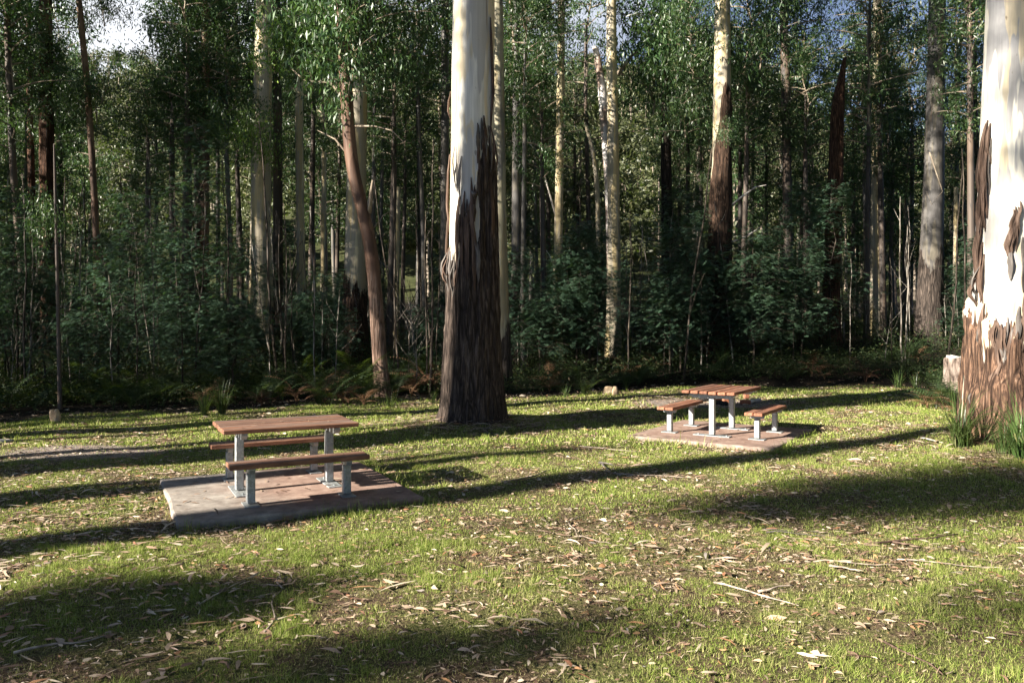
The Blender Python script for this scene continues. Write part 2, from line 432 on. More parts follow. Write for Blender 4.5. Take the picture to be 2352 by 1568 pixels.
wt.links.new(mm.outputs[0], mxw.inputs[0]); wt.links.new(sky.outputs[0], mxw.inputs[6]); mxw.inputs[7].default_value = (6.0, 6.2, 6.6, 1)
wt.links.new(mxw.outputs[2], bg.inputs[0]); bg.inputs[1].default_value = .05

sl = bpy.data.lights.new('sun', 'SUN'); sl.energy = 5.0; sl.angle = R(.55); sl.color = (1, .93, .80)
so = bpy.data.objects.new('sun', sl); COL.objects.link(so)
so.rotation_euler = (-sdir).to_track_quat('-Z', 'Y').to_euler(); so.location = sdir * 80

cam = bpy.data.cameras.new('camera'); cam.sensor_width = 36; cam.lens = 36 * F / 2352
cam.shift_y = -(784 - HZ) / 2352; cam.clip_end = 2000
co = bpy.data.objects.new('camera', cam); COL.objects.link(co); co.location = (0, 0, CZ); co.rotation_euler = (PI / 2, 0, 0)
SC.camera = co
vs = SC.view_settings
vs.view_transform = 'Standard'; vs.look = 'None'; vs.exposure = 1.9; vs.gamma = 1
cy = SC.cycles
cy.max_bounces = 6; cy.diffuse_bounces = 2; cy.glossy_bounces = 2; cy.transmission_bounces = 3; cy.use_denoising = True
cy.use_adaptive_sampling = True; cy.adaptive_threshold = .02
SC.render.film_transparent = False

# ------------------------------------------------------------------ ground (one sheet, lawn to hill)
def axis(lo, hi, fine_lo, fine_hi, step, grow):
    a = list(np.arange(fine_lo, fine_hi + 1e-6, step))
    s = step; x = a[-1]
    while x < hi: s *= grow; x += s; a.append(x)
    s = step; x = a[0]; pre = []
    while x > lo: s *= grow; x -= s; pre.append(x)
    return np.array(pre[::-1] + a)

BARE = [(-6.45, 11.9, 1.35, .8), (4.7, 18.9, 1.9, 1.2), (-9.0, 11.2, 1.5, .9)]
def bare_f(x, y):
    b = np.zeros_like(np.asarray(x, float))
    for (bx, by, rx, ry) in BARE:
        b = np.maximum(b, 1 - sstep(.7, 1.15, np.sqrt(((x - bx) / rx) ** 2 + ((y - by) / ry) ** 2)))
    return b

xs, ys = axis(-420, 420, -18, 18, .3, 1.12), axis(-90, 620, 2, 32, .3, 1.1)
X, Y = np.meshgrid(xs, ys)
Z = zg(X, Y)
V = np.stack([X, Y, Z], -1).reshape(-1, 3)
nx, ny = len(xs), len(ys)
I = np.arange(nx * ny).reshape(ny, nx)
FQ = np.stack([I[:-1, :-1], I[:-1, 1:], I[1:, 1:], I[1:, :-1]], -1).reshape(-1, 4)
r_ = X / np.maximum(Y, 3)
wob = .5 * np.sin(X * 1.3) + .35 * np.sin(X * 2.9 + 1)
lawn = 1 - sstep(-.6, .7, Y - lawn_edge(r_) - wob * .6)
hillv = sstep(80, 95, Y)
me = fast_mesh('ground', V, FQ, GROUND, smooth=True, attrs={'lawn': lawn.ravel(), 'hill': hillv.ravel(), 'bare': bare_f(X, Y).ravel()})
tag(link('ground', me), kind='structure')

# ------------------------------------------------------------------ picnic furniture
def slab(name, center, yaw, sx, sy, top, mat, label, seed):
    rng = random.Random(seed)
    root = MB()
    n = 40; v = []; fs = []
    bev = .025
    # grid top with a rounded, slightly chipped rim
    per = []
    def edge(t, side):
        j = .012 * mn.noise(Vector((t * 6 + seed, side * 3.1, 0)))
        return j
    ring = []
    for side in range(4):
        for k in range(n):
            t = k / n
            if side == 0: p = (-sx / 2 + sx * t, -sy / 2)
            if side == 1: p = (sx / 2, -sy / 2 + sy * t)
            if side == 2: p = (sx / 2 - sx * t, sy / 2)
            if side == 3: p = (-sx / 2, sy / 2 - sy * t)
            ring.append((p[0] * (1 + edge(t, side)), p[1] * (1 + edge(t, side + 9))))
    m = len(ring)
    def lay(inset, z):
        out = []
        for (x, y) in ring:
            out.append((x * (1 - inset / (sx / 2)), y * (1 - inset / (sy / 2)), z))
        return out
    L = [lay(0, -.25), lay(0, top - bev), lay(bev * .3, top - bev * .3), lay(bev, top), lay(sx * .25, top)]
    for k, l in enumerate(L): v += l
    for k in range(len(L) - 1):
        for i in range(m):
            j = (i + 1) % m
            fs.append((k * m + i, k * m + j, (k + 1) * m + j, (k + 1) * m + i))
    fs.append(tuple((len(L) - 1) * m + i for i in range(m)))
    root.add(v, fs)
    o = root.build(name, mat)
    o.location = (center[0], center[1], 0); o.rotation_euler = (0, 0, yaw)
    return tag(o, label, 'slab')

def bearer(mb, x, half, z, h, t=.06):
    """channel under the planks: long edge up, ends cut back"""
    P = []
    for sx_ in (-t / 2, t / 2):
        P += [(x + sx_, -half, z), (x + sx_, half, z), (x + sx_, half, z - h * .35), (x + sx_, half * .84, z - h), (x + sx_, -half * .84, z - h), (x + sx_, -half, z - h * .35)]
    fs = [(5, 4, 3, 2, 1, 0), (6, 7, 8, 9, 10, 11)] + [(k, (k + 1) % 6, 6 + (k + 1) % 6, 6 + k) for k in range(6)]
    mb.add(P, fs)

def table(center, yaw, z0, L, Wd, H, postgap, wood, label, group):
    root = empty('picnic_table', (center[0], center[1], z0), yaw, label, 'table', group)
    tm = MB(); n = 6; gap = .020; pw = (Wd - gap * (n - 1)) / n
    rng = random.Random(int(L * 1000))
    for i in range(n):
        y = -Wd / 2 + pw / 2 + i * (pw + gap)
        tm.box((rng.uniform(-.004, .004), y, H - .025 + rng.uniform(-.004, .004)), (L + rng.uniform(-.006, .006), pw, .05), bev=.010)
    tm.build('tabletop', wood, root)
    for sx_ in (-1, 1):
        x = sx_ * postgap / 2
        b = MB(); bearer(b, x, Wd * .43, H - .0525, .075); b.build('bearer', GALV, root)
        p = MB(); p.box((x, 0, (H - .13) / 2 + .012), (.09, .09, H - .155), bev=.008); po = p.build('post', GALV, root)
        q = MB(); q.box((x, 0, .008), (.16, .62, .014), bev=.003); q.build('base_plate', GALV, po)
        for s2 in (-1, 1):
            q = MB(); q.tube([(x, s2 * .24, .014), (x, s2 * .24, .03)], .012, 6); q.build('bolt', GALV, po)
    return root

def bench(center, yaw, z0, L, Wd, H, postgap, wood, label, group):
    root = empty('picnic_bench', (center[0], center[1], z0), yaw, label, 'bench', group)
    tm = MB(); gap = .012; pw = (Wd - gap) / 2
    for i in (-1, 1):
        tm.box((i * .002, i * (pw + gap) / 2, H - .025), (L + i * .003, pw, .05), bev=.007)
    tm.build('seat', wood, root)
    for sx_ in (-1, 1):
        x = sx_ * postgap / 2
        b = MB(); bearer(b, x, Wd * .40, H - .0525, .055); b.build('bearer', GALV, root)
        p = MB(); p.box((x, 0, (H - .11) / 2 + .012), (.085, .085, H - .135), bev=.008); po = p.build('post', GALV, root)
        q = MB(); q.box((x, 0, .008), (.15, .26, .014), bev=.003); q.build('base_plate', GALV, po)
    return root

ST = .055
slab('concrete_pad', (-2.63, 9.19), .481, 2.507, 2.437, ST, CONC_A, 'grey and brown stained concrete slab under the weathered table with two brown benches', 1)
slab('concrete_pad', (3.62, 13.65), .985, 2.507, 2.437, ST, CONC_B, 'pinkish sunlit concrete slab under the orange timber table farther across the lawn', 2)
slab('concrete_pad', (-9.45, 12.4), -.09, 2.5, 1.4, .04, CONC_C, 'pale concrete slab showing only its corner beside the bare gravel patch', 3)
for (c, yaw, wd, lab, lb) in (((-2.627, 9.193), .481, WOOD_A, 'weathered brown timber picnic table on galvanised posts on the grey slab', ('timber bench nearest the camera, in front of the weathered table', 'timber bench behind the weathered table, seen under its top')),
                          ((3.62, 13.646), .985, WOOD_B, 'orange brown timber picnic table seen end on, on the pinkish slab', ('sunlit orange bench beside the end-on table, nearer the big peeling trunk', 'orange brown bench beside the end-on table, nearer the central trunk'))):
    table(c, yaw, ST, 1.485, .90, .755, 1.02, wd, lab, 'picnic tables')
    for k, s in enumerate((-1, 1)):
        o = (-math.sin(yaw) * .748 * s, math.cos(yaw) * .748 * s)
        bench((c[0] + o[0], c[1] + o[1]), yaw, ST, 1.476, .288, .451, 1.02, wd, lb[k], 'picnic benches')

# ------------------------------------------------------------------ trunks
def trunk_mesh(name, pts, radii, mat, seg=20, step=.35, edge=None, rough_amp=.03, flare=None, seed=0, fine_to=None, lump=.04, fib=9.0):
    """pts: centre line in local metres from the base up; edge(theta, z) = signed height below the rough bark's upper limit"""
    pts = [Vector(p) for p in pts]
    zs = np.array([p.z for p in pts]); px_ = np.array([p.x for p in pts]); py_ = np.array([p.y for p in pts]); rr = np.array(radii, float)
    lv = [zs[0]]
    while lv[-1] < zs[-1] - 1e-6:
        s = step if (fine_to is None or lv[-1] < fine_to) else step * 10
        lv.append(min(lv[-1] + s, zs[-1]))
    lv = np.array(lv)
    def smooth(a):
        f = np.interp(lv, zs, a)
        k = max(1, int(.9 / step))
        if k > 1 and len(f) > 2 * k:
            g = np.convolve(np.pad(f, k, mode='edge'), np.ones(2 * k + 1) / (2 * k + 1), 'valid')
            w = np.minimum(1, np.minimum(np.arange(len(f)), np.arange(len(f))[::-1]) / k)
            f = f * (1 - w) + g * w
        return f
    cx, cyy, rad = smooth(px_), smooth(py_), smooth(rr)
    V = np.zeros((len(lv), seg, 3)); E = np.zeros((len(lv), seg))
    th = np.arange(seg) * 2 * PI / seg
    for i, z in enumerate(lv):
        for k in range(seg):
            c_, s_ = math.cos(th[k]), math.sin(th[k])
            e = edge(th[k], z) if edge else -5.0
            r = rad[i]
            r *= 1 + lump * mn.noise(Vector((c_ * 1.3 + seed, s_ * 1.3, z * .45)))
            if flare:
                fl = flare * math.exp(-max(0, z) / .55)
                r *= 1 + fl * (1 + .75 * mn.noise(Vector((c_ * 1.9 + seed, s_ * 1.9, .3))))
            if rough_amp and e > -.4:
                q = fib / max(rad[i], .05) * rad[i]
                n1 = mn.noise(Vector((c_ * rad[i] * fib + seed, s_ * rad[i] * fib, z * .9)))
                n2 = mn.noise(Vector((c_ * rad[i] * fib * 2.6 + seed, s_ * rad[i] * fib * 2.6, z * 2.2 + 7)))
                jag = .35 * mn.noise(Vector((c_ * rad[i] * 8 + seed, s_ * rad[i] * 8, z * .4 + 3)))
                wv = min(1, max(0, (e + jag) / .08 + .5))
                r += wv * rough_amp * (.55 + 1.0 * (abs(n1) * -1.6 + .5) + .55 * n2)
            V[i, k] = (cx[i] + c_ * r, cyy[i] + s_ * r, z)
            E[i, k] = e
    n = len(lv)
    I = np.arange(n * seg).reshape(n, seg); J = np.roll(I, -1, 1)
    FQ = np.stack([I[:-1], J[:-1], J[1:], I[1:]], -1).reshape(-1, 4)
    return fast_mesh(name, V.reshape(-1, 3), FQ, mat, smooth=True, attrs={'edge': E.ravel()})

def edge_flat(h, wav=0., seed=0):
    if h is None: return lambda th, z: -5.0
    return lambda th, z: h - z + wav * math.sin(th + seed) + .5 * wav * math.sin(2 * th + 2 * seed)

# crown meshes -------------------------------------------------------
def leaves_from(rng, C, n, spread, L, Wd, droop=.75, jl=.35):
    """C: (m,3) twig points, n leaves each, hanging gum leaves as narrow diamonds folded along the rib"""
    m = len(C)
    N = m * n
    base = np.repeat(C, n, 0) + rng.normal(0, 1, (N, 3)) * np.array(spread)
    yaw = rng.uniform(0, 2 * PI, N); pit = -np.abs(rng.normal(droop, .45, N)).clip(0, 1.5)
    d = np.stack([np.cos(yaw) * np.cos(pit), np.sin(yaw) * np.cos(pit), np.sin(pit)], -1)
    roll = rng.uniform(0, 2 * PI, N)
    a = np.stack([-np.sin(yaw), np.cos(yaw), np.zeros(N)], -1)
    b = np.cross(d, a)
    u = a * np.cos(roll)[:, None] + b * np.sin(roll)[:, None]
    l = L * rng.uniform(1 - jl, 1 + jl, N)[:, None]; w = Wd * rng.uniform(.7, 1.3, N)[:, None]
    nrm = np.cross(d, u)
    V = np.stack([base, base + d * l * .42 + u * w * .5 + nrm * w * .15, base + d * l + nrm * w * -.3, base + d * l * .38 - u * w * .5 + nrm * w * .15], 1).reshape(-1, 3)
    Fq = np.arange(N * 4).reshape(N, 4)
    return V, Fq

def crown(seed, H, Rad, nl, cl, n, L=.235, Wd=.058, prof=None, clr=.38, droop=.8, limb_r=.05):
    """leader with limbs, twig clumps along the outer part of each limb; returns (foliage mesh data, limb mesh)"""
    rng = np.random.default_rng(seed)
    lm = MB()
    ax = [(rng.normal(0, .05 * i), rng.normal(0, .05 * i), H * i / 6) for i in range(7)]
    lm.tube(ax, [limb_r * 1.6 * (1 - .13 * i) for i in range(7)], 6)
    C = []
    for i in range(nl):
        t = .04 + .94 * (i + rng.uniform(0, .8)) / nl
        z = H * t
        base = np.array([np.interp(z, [a[2] for a in ax], [a[0] for a in ax]), np.interp(z, [a[2] for a in ax], [a[1] for a in ax]), z])
        az = i * 2.4 + rng.uniform(-.5, .5)
        p = prof(t) if prof else math.sin(PI * min(1, .15 + .85 * t)) ** .6
        ln = Rad * p * rng.uniform(.55, 1.15)
        up = rng.uniform(.15, .7) * ln
        d = np.array([math.cos(az), math.sin(az), 0])
        side = np.array([-d[1], d[0], 0]) * rng.normal(0, .2) * ln
        pts = [base + d * ln * s + side * s * s + np.array([0, 0, up * (s - .55 * s * s)]) for s in np.linspace(0, 1, 5)]
        rr = [limb_r * (1 - .2 * k) * (.5 + .5 * p) for k in range(5)]
        lm.tube([tuple(q) for q in pts], rr, 4, cap=False)
        k = max(2, int(cl * p * rng.uniform(.7, 1.3)))
        for _ in range(k):
            s = rng.uniform(.3, 1.05)
            j = min(3, int(s * 4)); fr = s * 4 - j
            q = pts[j] * (1 - fr) + pts[min(j + 1, 4)] * fr
            C.append(q + rng.normal(0, 1, 3) * np.array([clr, clr, clr * .8]))
    C = np.array(C)
    V, Fq = leaves_from(rng, C, n, (.21, .21, .27), L, Wd, droop)
    return (V, Fq), lm

CROWNS = []
def make_crown(seed, mat, **kw):
    (V, Fq), lm = crown(seed, **kw)
    return (fast_mesh('crown', V, Fq, mat), lm.mesh('limbs', LIMB))
hang = lambda t: .55 + .45 * math.sin(PI * t)
for s in range(4): CROWNS.append(make_crown(10 + s, GUM, H=9, Rad=2.6, nl=28, cl=4.6, n=56, prof=hang))
for s in range(3): CROWNS.append(make_crown(20 + s, GUM, H=6, Rad=2.8, nl=21, cl=5, n=56))
for s in range(2): CROWNS.append(make_crown(30 + s, GUM, H=8, Rad=2.2, nl=22, cl=4, n=30, prof=hang))          # wispy
for s in range(3): CROWNS.append(make_crown(40 + s, GUMOLIVE, H=8, Rad=3.0, nl=24, cl=8, n=26, L=.30, Wd=.085, prof=hang))
BRIGHTCR = make_crown(51, BRIGHT, H=1.2, Rad=.9, nl=9, cl=6, n=26, L=.18, Wd=.045, limb_r=.012)
SIDECR = [make_crown(60 + s, GUM, H=2.2, Rad=1.5, nl=12, cl=6, n=34, L=.2, Wd=.046, limb_r=.02, droop=1.0) for s in range(3)]

NREP = {}
def put_crown(root, idx, z, scale, rz, off=(0, 0), name='crown'):
    cm, lm = (CROWNS[idx] if isinstance(idx, int) else idx)
    link(name, cm, root, (off[0], off[1], z), (0, 0, rz), scale)
    link('limb', lm, root, (off[0], off[1], z), (0, 0, rz), scale)

def tree(name, label, d, cl, mat, rough_py=None, wav=.3, crowns=(), group=None, seg=14, step=.4, flare=.12, cat='tree', seed=1, limbs=(), rough_amp=.02, top=None, lump=.05, side=()):
    """cl: [(px, py, width px)] from top to bottom as seen in the photograph at distance d"""
    rng = random.Random(seed)
    P = [(at(px, py, d), w / F * d / 2) for (px, py, w) in cl]
    bx = P[-1][0].x
    gz = zgs(bx, d)
    root = empty(name, (bx, d, gz), 0, label, cat, group)
    loc = [(p - Vector((bx, d, gz)), r) for p, r in P][::-1]
    if loc[0][0].z > -.2: loc.insert(0, (Vector((loc[0][0].x, 0, -.3)), loc[0][1] * 1.12))
    if top is not None:
        t0, r0 = loc[-1]; t1 = loc[-2][0]
        lean = (t0 - t1) / max(.5, (t0.z - t1.z))
        loc.append((Vector((t0.x + lean.x * (top - t0.z) * .6, 0, top)), max(.04, r0 * .35)))
    h = None if rough_py is None else (at(0, rough_py, d).z - gz)
    me = trunk_mesh('trunk', [p for p, r in loc], [r for p, r in loc], mat, seg, step, edge_flat(h, wav, seed), rough_amp, flare, seed, lump=lump)
    link('trunk', me, root)
    for (pts, r) in limbs:      # limbs given in picture points
        mb = MB(); q = [at(a, b, d + (c if len(t) > 2 else 0)) - Vector((bx, d, gz)) for t in pts for (a, b, c) in [(*t, 0)[:3]]]
        mb.tube(q, [r * (1 - .75 * k / (len(q) - 1)) for k in range(len(q))], 6); mb.build('limb', LIMB if mat not in (B_CREAM,) else DEADWOOD, root, True)
    for (idx, z, s) in crowns:
        put_crown(root, idx, z, s, rng.uniform(0, 6.28), (np.interp(z, [p.z for p, r in loc], [p.x for p, r in loc]), 0))
    for (idx, px, py, dy, s) in side:    # hanging side foliage at a picture point
        q = at(px, py, d + dy) - Vector((bx, d, gz + (.6 if idx is BRIGHTCR else 1.1) * s))
        cm, lm = idx
        link('crown', cm, root, q, (0, 0, rng.uniform(0, 6.28)), s); link('limb', lm, root, q, (0, 0, 0), s)
    return root

# ------------------------------------------------------------------ the two big gums
def ribbon(mb, pts, w, thick=.008, face=(0, -1, 0)):
    mb.tube(pts, [w * a for a in np.interp(np.linspace(0, 1, len(pts)), [0, .15, .7, 1], [.5, 1, .9, .25])], 6, thick / w, ax=None)

def big_tree(name, label, d, px0, prof, mat, edge, seed, strips, rough_amp, flare, top, fib=9, crowns=()):
    x0 = (px0 - CX) / F * d; gz = zgs(x0, d) - .12
    root = empty(name, (x0, d, gz), 0, label, 'tree')
    pts, rad = [], []
    for (py, c, w) in prof:
        p = at(c, py, d); pts.append(Vector((p.x - x0, 0, p.z - gz))); rad.append(w / F * d / 2)
    pts.append(Vector((pts[-1].x + .1, 0, top))); rad.append(.12)
    e2 = lambda th, z: edge(th % (2 * PI), z + gz)
    me = trunk_mesh('trunk', pts, rad, mat, 170, .035, e2, rough_amp, flare, seed, fine_to=9.2, lump=.035, fib=fib)
    tr = link('trunk', me, root)
    zz = np.array([p.z for p in pts]); xx = np.array([p.x for p in pts])
    rng = random.Random(seed)
    def surf(th, z, off=0.0):
        zl = z - gz
        r = float(np.interp(zl, zz, rad)) + off
        return Vector((float(np.interp(zl, zz, xx)) + math.cos(th) * r, math.sin(th) * r, zl))
    for (thd, z1, z0, w, bulge, dth, mt) in strips:
        mb = MB(); n = 14
        for sub in range(1 if w < .07 else (2 if w < .12 else 4)):
          pp = []; W0 = w; cnt = 1 if w < .07 else (2 if w < .12 else 4)
          th = R(thd + (sub - (cnt - 1) / 2) * (W0 / cnt) / .55 * 57.3 * .8); w = W0 / cnt * 1.25
          zj = (z1 - z0) * (0 if cnt == 1 else 1)
          z1_, z0_ = z1 - zj * rng.uniform(0, .22), z0 + zj * rng.uniform(0, .35)
          for k in range(n):
              t = k / (n - 1)
              o = .012 + bulge * math.sin(PI * min(1, t * 1.15)) * (.4 + .6 * t) + .018 * mn.noise(Vector((thd, t * 4, seed + sub * 3)))
              pp.append(surf(th + R(dth) * t + .05 * mn.noise(Vector((thd * .3, t * 3, 5))), z1_ + (z0_ - z1_) * t, o))
          wv = [w * (.06 + 1.2 * math.sin(PI * min(.985, .03 + .955 * (k / (n - 1)))) ** .85) * (1 + .3 * mn.noise(Vector((k * .8, thd, seed)))) for k in range(n)]
          rows = []
          ang = rng.uniform(-.5, .5)
          for k, p in enumerate(pp):
              rd = Vector((math.cos(th + ang), math.sin(th + ang), 0)); tg = Vector((-rd.y, rd.x, 0))
              a = tg * wv[k] * .5; b = rd * .012
              curl = rd * wv[k] * .35
              rows += [p - a + curl, p - b * .3, p + a + curl, p + a + curl + b, p + b, p - a + curl + b]
          fs = []
          for k in range(n - 1):
              for j in range(6):
                  fs.append((k * 6 + j, k * 6 + (j + 1) % 6, (k + 1) * 6 + (j + 1) % 6, (k + 1) * 6 + j))
          fs += [(5, 4, 3, 2, 1, 0), tuple((n - 1) * 6 + j for j in range(6))]
          mb.add(rows, fs)
          w = W0
        mb.build('bark_strip', mt, root, True)
    for (idx, z, s) in crowns: put_crown(root, idx, z, s, rng.uniform(0, 6), (xx[-1], 0))
    return root

def edge_centre(th, z):
    a = math.degrees(th)
    k = [(0, 4.6), (60, 4.2), (150, 3.4), (176, 3.0), (236, 2.92), (246, 3.6), (262, 3.9), (277, 4.1), (285, 4.95), (300, 5.2), (335, 5.1), (360, 4.6)]
    b = np.interp(a, [q[0] for q in k], [q[1] for q in k])
    e = b - z
    # smooth window in the rough bark on the front
    w = 1 - math.hypot((a - 283) / 8, (z - 3.85) / .45)
    if w > 0: e = min(e, -.5 * w - .05)
    return e

def fringe(n, a0, a1, zf, seed, mats):
    q = random.Random(seed); out = []
    for k in range(n):
        a = a0 + (a1 - a0) * (k + q.random()) / n; z = zf(a)
        out.append((a, z + q.uniform(.05, .45), z - q.uniform(.15, .6), q.uniform(.018, .045), q.uniform(.015, .07), q.uniform(-7, 7), q.choice(mats)))
    return out
S0 = fringe(34, 180, 345, lambda a: edge_centre(R(a), 0), 3, (PEEL, PEEL, PEELGREY)) + [(236, 3.95, 3.05, .05, .05, 3, PEEL), (241, 4.3, 2.9, .06, .06, -2, PEEL), (247, 4.1, 2.7, .05, .05, 4, PEEL), (252, 4.35, 2.75, .06, .04, -4, PEEL), (258, 4.2, 2.6, .055, .07, 3, PEEL), (263, 4.0, 2.5, .05, .05, -5, PEEL),
      (268, 4.6, 3.1, .05, .09, 6, PEEL), (273, 3.9, 2.5, .06, .06, 3, PEEL), (278, 3.6, 2.6, .05, .09, 8, PEELGREY), (244, 5.0, 4.2, .035, .06, -3, PEELGREY), (270, 4.4, 4.15, .07, .16, 12, PEELGREY), (228, 4.9, 4.35, .02, .05, 2, PEELGREY), (222, 5.3, 4.4, .02, .05, 4, PEELGREY),
      (186, 5.1, 3.6, .05, .03, 0, PEEL), (183, 4.0, 2.9, .05, .04, 0, PEEL), (182, 6.3, 5.7, .03, .04, 0, PEEL), (190, 3.35, 2.3, .10, .16, -8, PEELGREY), (196, 3.2, 2.55, .09, .14, 6, PEEL), (285, 5.6, 5.0, .05, .05, 0, PEELGREY), (292, 5.7, 5.1, .04, .05, 2, PEELGREY), (300, 5.75, 5.0, .05, .05, -2, PEEL), (322, 7.6, 5.4, .06, .03, 0, PEEL), (318, 4.6, 3.2, .06, .05, 3, PEEL)]
big_tree('white_gum', 'huge gum trunk in the middle, white bark above dark rough bark, at the lawn', 15.0, 1087,
         [(995, 1087, 134), (930, 1086, 130), (850, 1085, 124), (740, 1086, 115), (620, 1086, 108), (480, 1086, 104), (340, 1086, 101), (160, 1087, 98), (0, 1088, 95), (-300, 1090, 90)],
         B_WHITE, edge_centre, 5, S0, .055, .17, 34, fib=10, crowns=((0, 14.5, 1.5), (1, 22, 1.9), (2, 24, 1.9)))

def edge_right(th, z):
    a = math.degrees(th)
    k = [(0, 3.0), (120, 2.6), (172, 2.0), (190, 1.85), (222, 1.66), (240, 1.75), (250, 2.3), (262, 2.9), (275, 2.75), (300, 3.0), (330, 3.3), (360, 3.0)]
    return float(np.interp(a, [q[0] for q in k], [q[1] for q in k])) - z

S1 = fringe(30, 185, 300, lambda a: edge_right(R(a), 0), 4, (PEEL, PEELGREY, PEEL)) + [(184, 5.25, 3.6, .20, .08, 2, PEEL), (187, 4.6, 2.9, .16, .08, -2, PEEL), (181, 3.9, 2.4, .13, .09, 0, PEEL), (189, 3.3, 2.1, .10, .06, 0, PEEL), (193, 5.15, 4.5, .06, .06, 3, PEEL), (186, 2.9, 2.3, .06, .16, -6, PEELGREY), (183, 2.7, 2.2, .05, .2, -4, PEEL), (195, 4.9, 4.0, .03, .03, 0, PEELGREY),
      (233, 3.85, 3.0, .13, .07, -3, PEEL), (228, 3.45, 2.95, .11, .05, -4, PEEL), (226, 3.1, 2.6, .05, .05, 0, PEELGREY), (241, 3.5, 2.4, .10, .06, 2, PEELGREY), (247, 3.6, 2.2, .09, .07, -4, PEELGREY), (252, 3.4, 2.0, .08, .07, 3, PEELGREY), (258, 3.3, 2.2, .10, .05, 0, PEELGREY), (264, 3.7, 2.6, .10, .06, 2, PEEL), (244, 2.6, 1.6, .06, .05, -6, PEEL), (236, 2.2, 1.5, .05, .05, -3, PEELGREY),
      (219, 1.95, 1.35, .10, .06, 0, PEEL), (228, 1.9, 1.3, .11, .07, 2, PEEL), (208, 2.0, 1.4, .10, .05, 0, PEEL), (212, 1.4, .8, .08, .08, 0, PEEL), (250, 1.2, .7, .12, .08, 4, PEELGREY), (185, .9, .5, .05, .12, 0, PEELGREY)]
big_tree('white_gum', 'massive gum at the edge of view with white trunk and orange brown flaking base', 12.9, 2340,
         [(1040, 2346, 240), (960, 2346, 226), (880, 2346, 214), (770, 2345, 202), (640, 2345, 190), (480, 2345, 178), (300, 2345, 162), (120, 2346, 148), (0, 2346, 142), (-300, 2350, 130)],
         B_WHITE2, edge_right, 9, S1, .10, .12, 36, fib=4.5, crowns=((2, 15, 1.6), (3, 24, 1.9), (0, 25, 1.9)))

# ------------------------------------------------------------------ gums of the forest edge, each as it stands in the photograph
C = CROWNS; S_ = SIDECR
tree('gum_tree', 'tall red brown gum with cream upper flank, beside a thin leaning tree', 30, [(104, 0, 28), (108, 400, 30), (112, 700, 34), (113, 885, 40)], B_RED, 120, .8, crowns=((4, 9, .55), (0, 16, .6)), seed=21, top=24)
tree('gum_tree', 'thin brown leaning tree rising into the white patch of sky', 27, [(180, -10, 13), (200, 190, 14), (214, 400, 14), (222, 560, 15), (226, 900, 18)], B_RED, None, crowns=(), seed=22, seg=10, side=((S_[0], 222, 230, .3, .7), (S_[1], 190, 215, -.2, .5), (S_[2], 240, 10, .2, .7)))
tree('gum_tree', 'slim smooth grey gum trunk emerging below a hanging mass of dark leaves', 33, [(427, 40, 13), (430, 300, 16), (434, 520, 18), (438, 840, 22)], B_GREY, 760, .3, crowns=((1, 8.5, .7), (5, 14, 1.0)), seed=23, seg=12, top=22)
tree('gum_tree', 'orange brown shaggy gum trunk with pale lower strip, beside the slim grey gum', 31, [(470, 280, 24), (468, 420, 25), (466, 640, 25), (466, 860, 32)], B_RED, 520, 1.2, crowns=((2, 8.2, .9),), seed=24, top=17, rough_amp=.04)
tree('gum_tree', 'thick cream and grey gum with loose bark sheets, foliage hanging across its upper trunk', 30, [(607, 60, 40), (600, 300, 44), (598, 560, 46), (600, 820, 62)], B_CREAM, 690, 1.0, crowns=((0, 13.5, 1.2), (5, 19, 1.3)), seed=25, top=28, rough_amp=.04, side=((S_[0], 560, 290, -1.0, .8), (BRIGHTCR, 585, 320, -2.0, .9)))
tree('gum_tree', 'black trunk standing close behind the thick cream and grey gum', 32, [(637, 200, 20), (638, 420, 21), (640, 840, 26)], B_DARK, None, crowns=((1, 11, 1.0),), seed=26, top=21)
tree('gum_tree', 'slender gum with a cream streak, between the thick cream gum and forked pinkish tree', 32, [(687, 80, 17), (687, 300, 18), (690, 520, 19), (694, 840, 25)], B_CREAM, 700, .5, crowns=((3, 11, 1.0),), seed=27, top=22)
tree('gum_tree', 'very thin pale broken stem lit between the slender gum and the grey cream gum', 34, [(744, 350, 11), (744, 500, 12), (742, 640, 12), (742, 830, 14)], B_CREAM, None, crowns=((7, 9.5, .6),), seed=28, seg=10)
tree('gum_tree', 'stout grey and cream gum with dark rough base, behind the pinkish leaning tree', 28, [(818, -40, 40), (822, 200, 43), (818, 420, 45), (815, 640, 50), (815, 760, 56), (815, 850, 66)], B_CREAM, 665, .5, crowns=((0, 10.5, .8), (1, 15, 1.3), (5, 21, 1.2)), seed=29, seg=22, top=30, rough_amp=.05, flare=.16)
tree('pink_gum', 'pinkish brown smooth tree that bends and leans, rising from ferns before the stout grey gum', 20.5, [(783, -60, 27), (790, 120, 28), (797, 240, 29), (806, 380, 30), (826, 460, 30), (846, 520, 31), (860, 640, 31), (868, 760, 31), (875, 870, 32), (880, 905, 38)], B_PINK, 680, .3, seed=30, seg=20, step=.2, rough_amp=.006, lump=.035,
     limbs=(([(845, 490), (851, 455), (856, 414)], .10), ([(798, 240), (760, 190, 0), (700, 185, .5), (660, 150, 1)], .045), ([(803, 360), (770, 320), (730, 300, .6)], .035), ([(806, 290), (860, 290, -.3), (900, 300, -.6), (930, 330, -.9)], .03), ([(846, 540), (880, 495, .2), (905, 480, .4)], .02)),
     crowns=((6, 9.2, .7),), side=((S_[0], 715, 130, 1, .8), (S_[1], 740, 30, .5, 1.1), (BRIGHTCR, 650, 115, 1, .75), (BRIGHTCR, 690, 80, 1, .6), (S_[2], 860, 60, .6, 1.2), (S_[1], 800, 130, -.4, .9)))
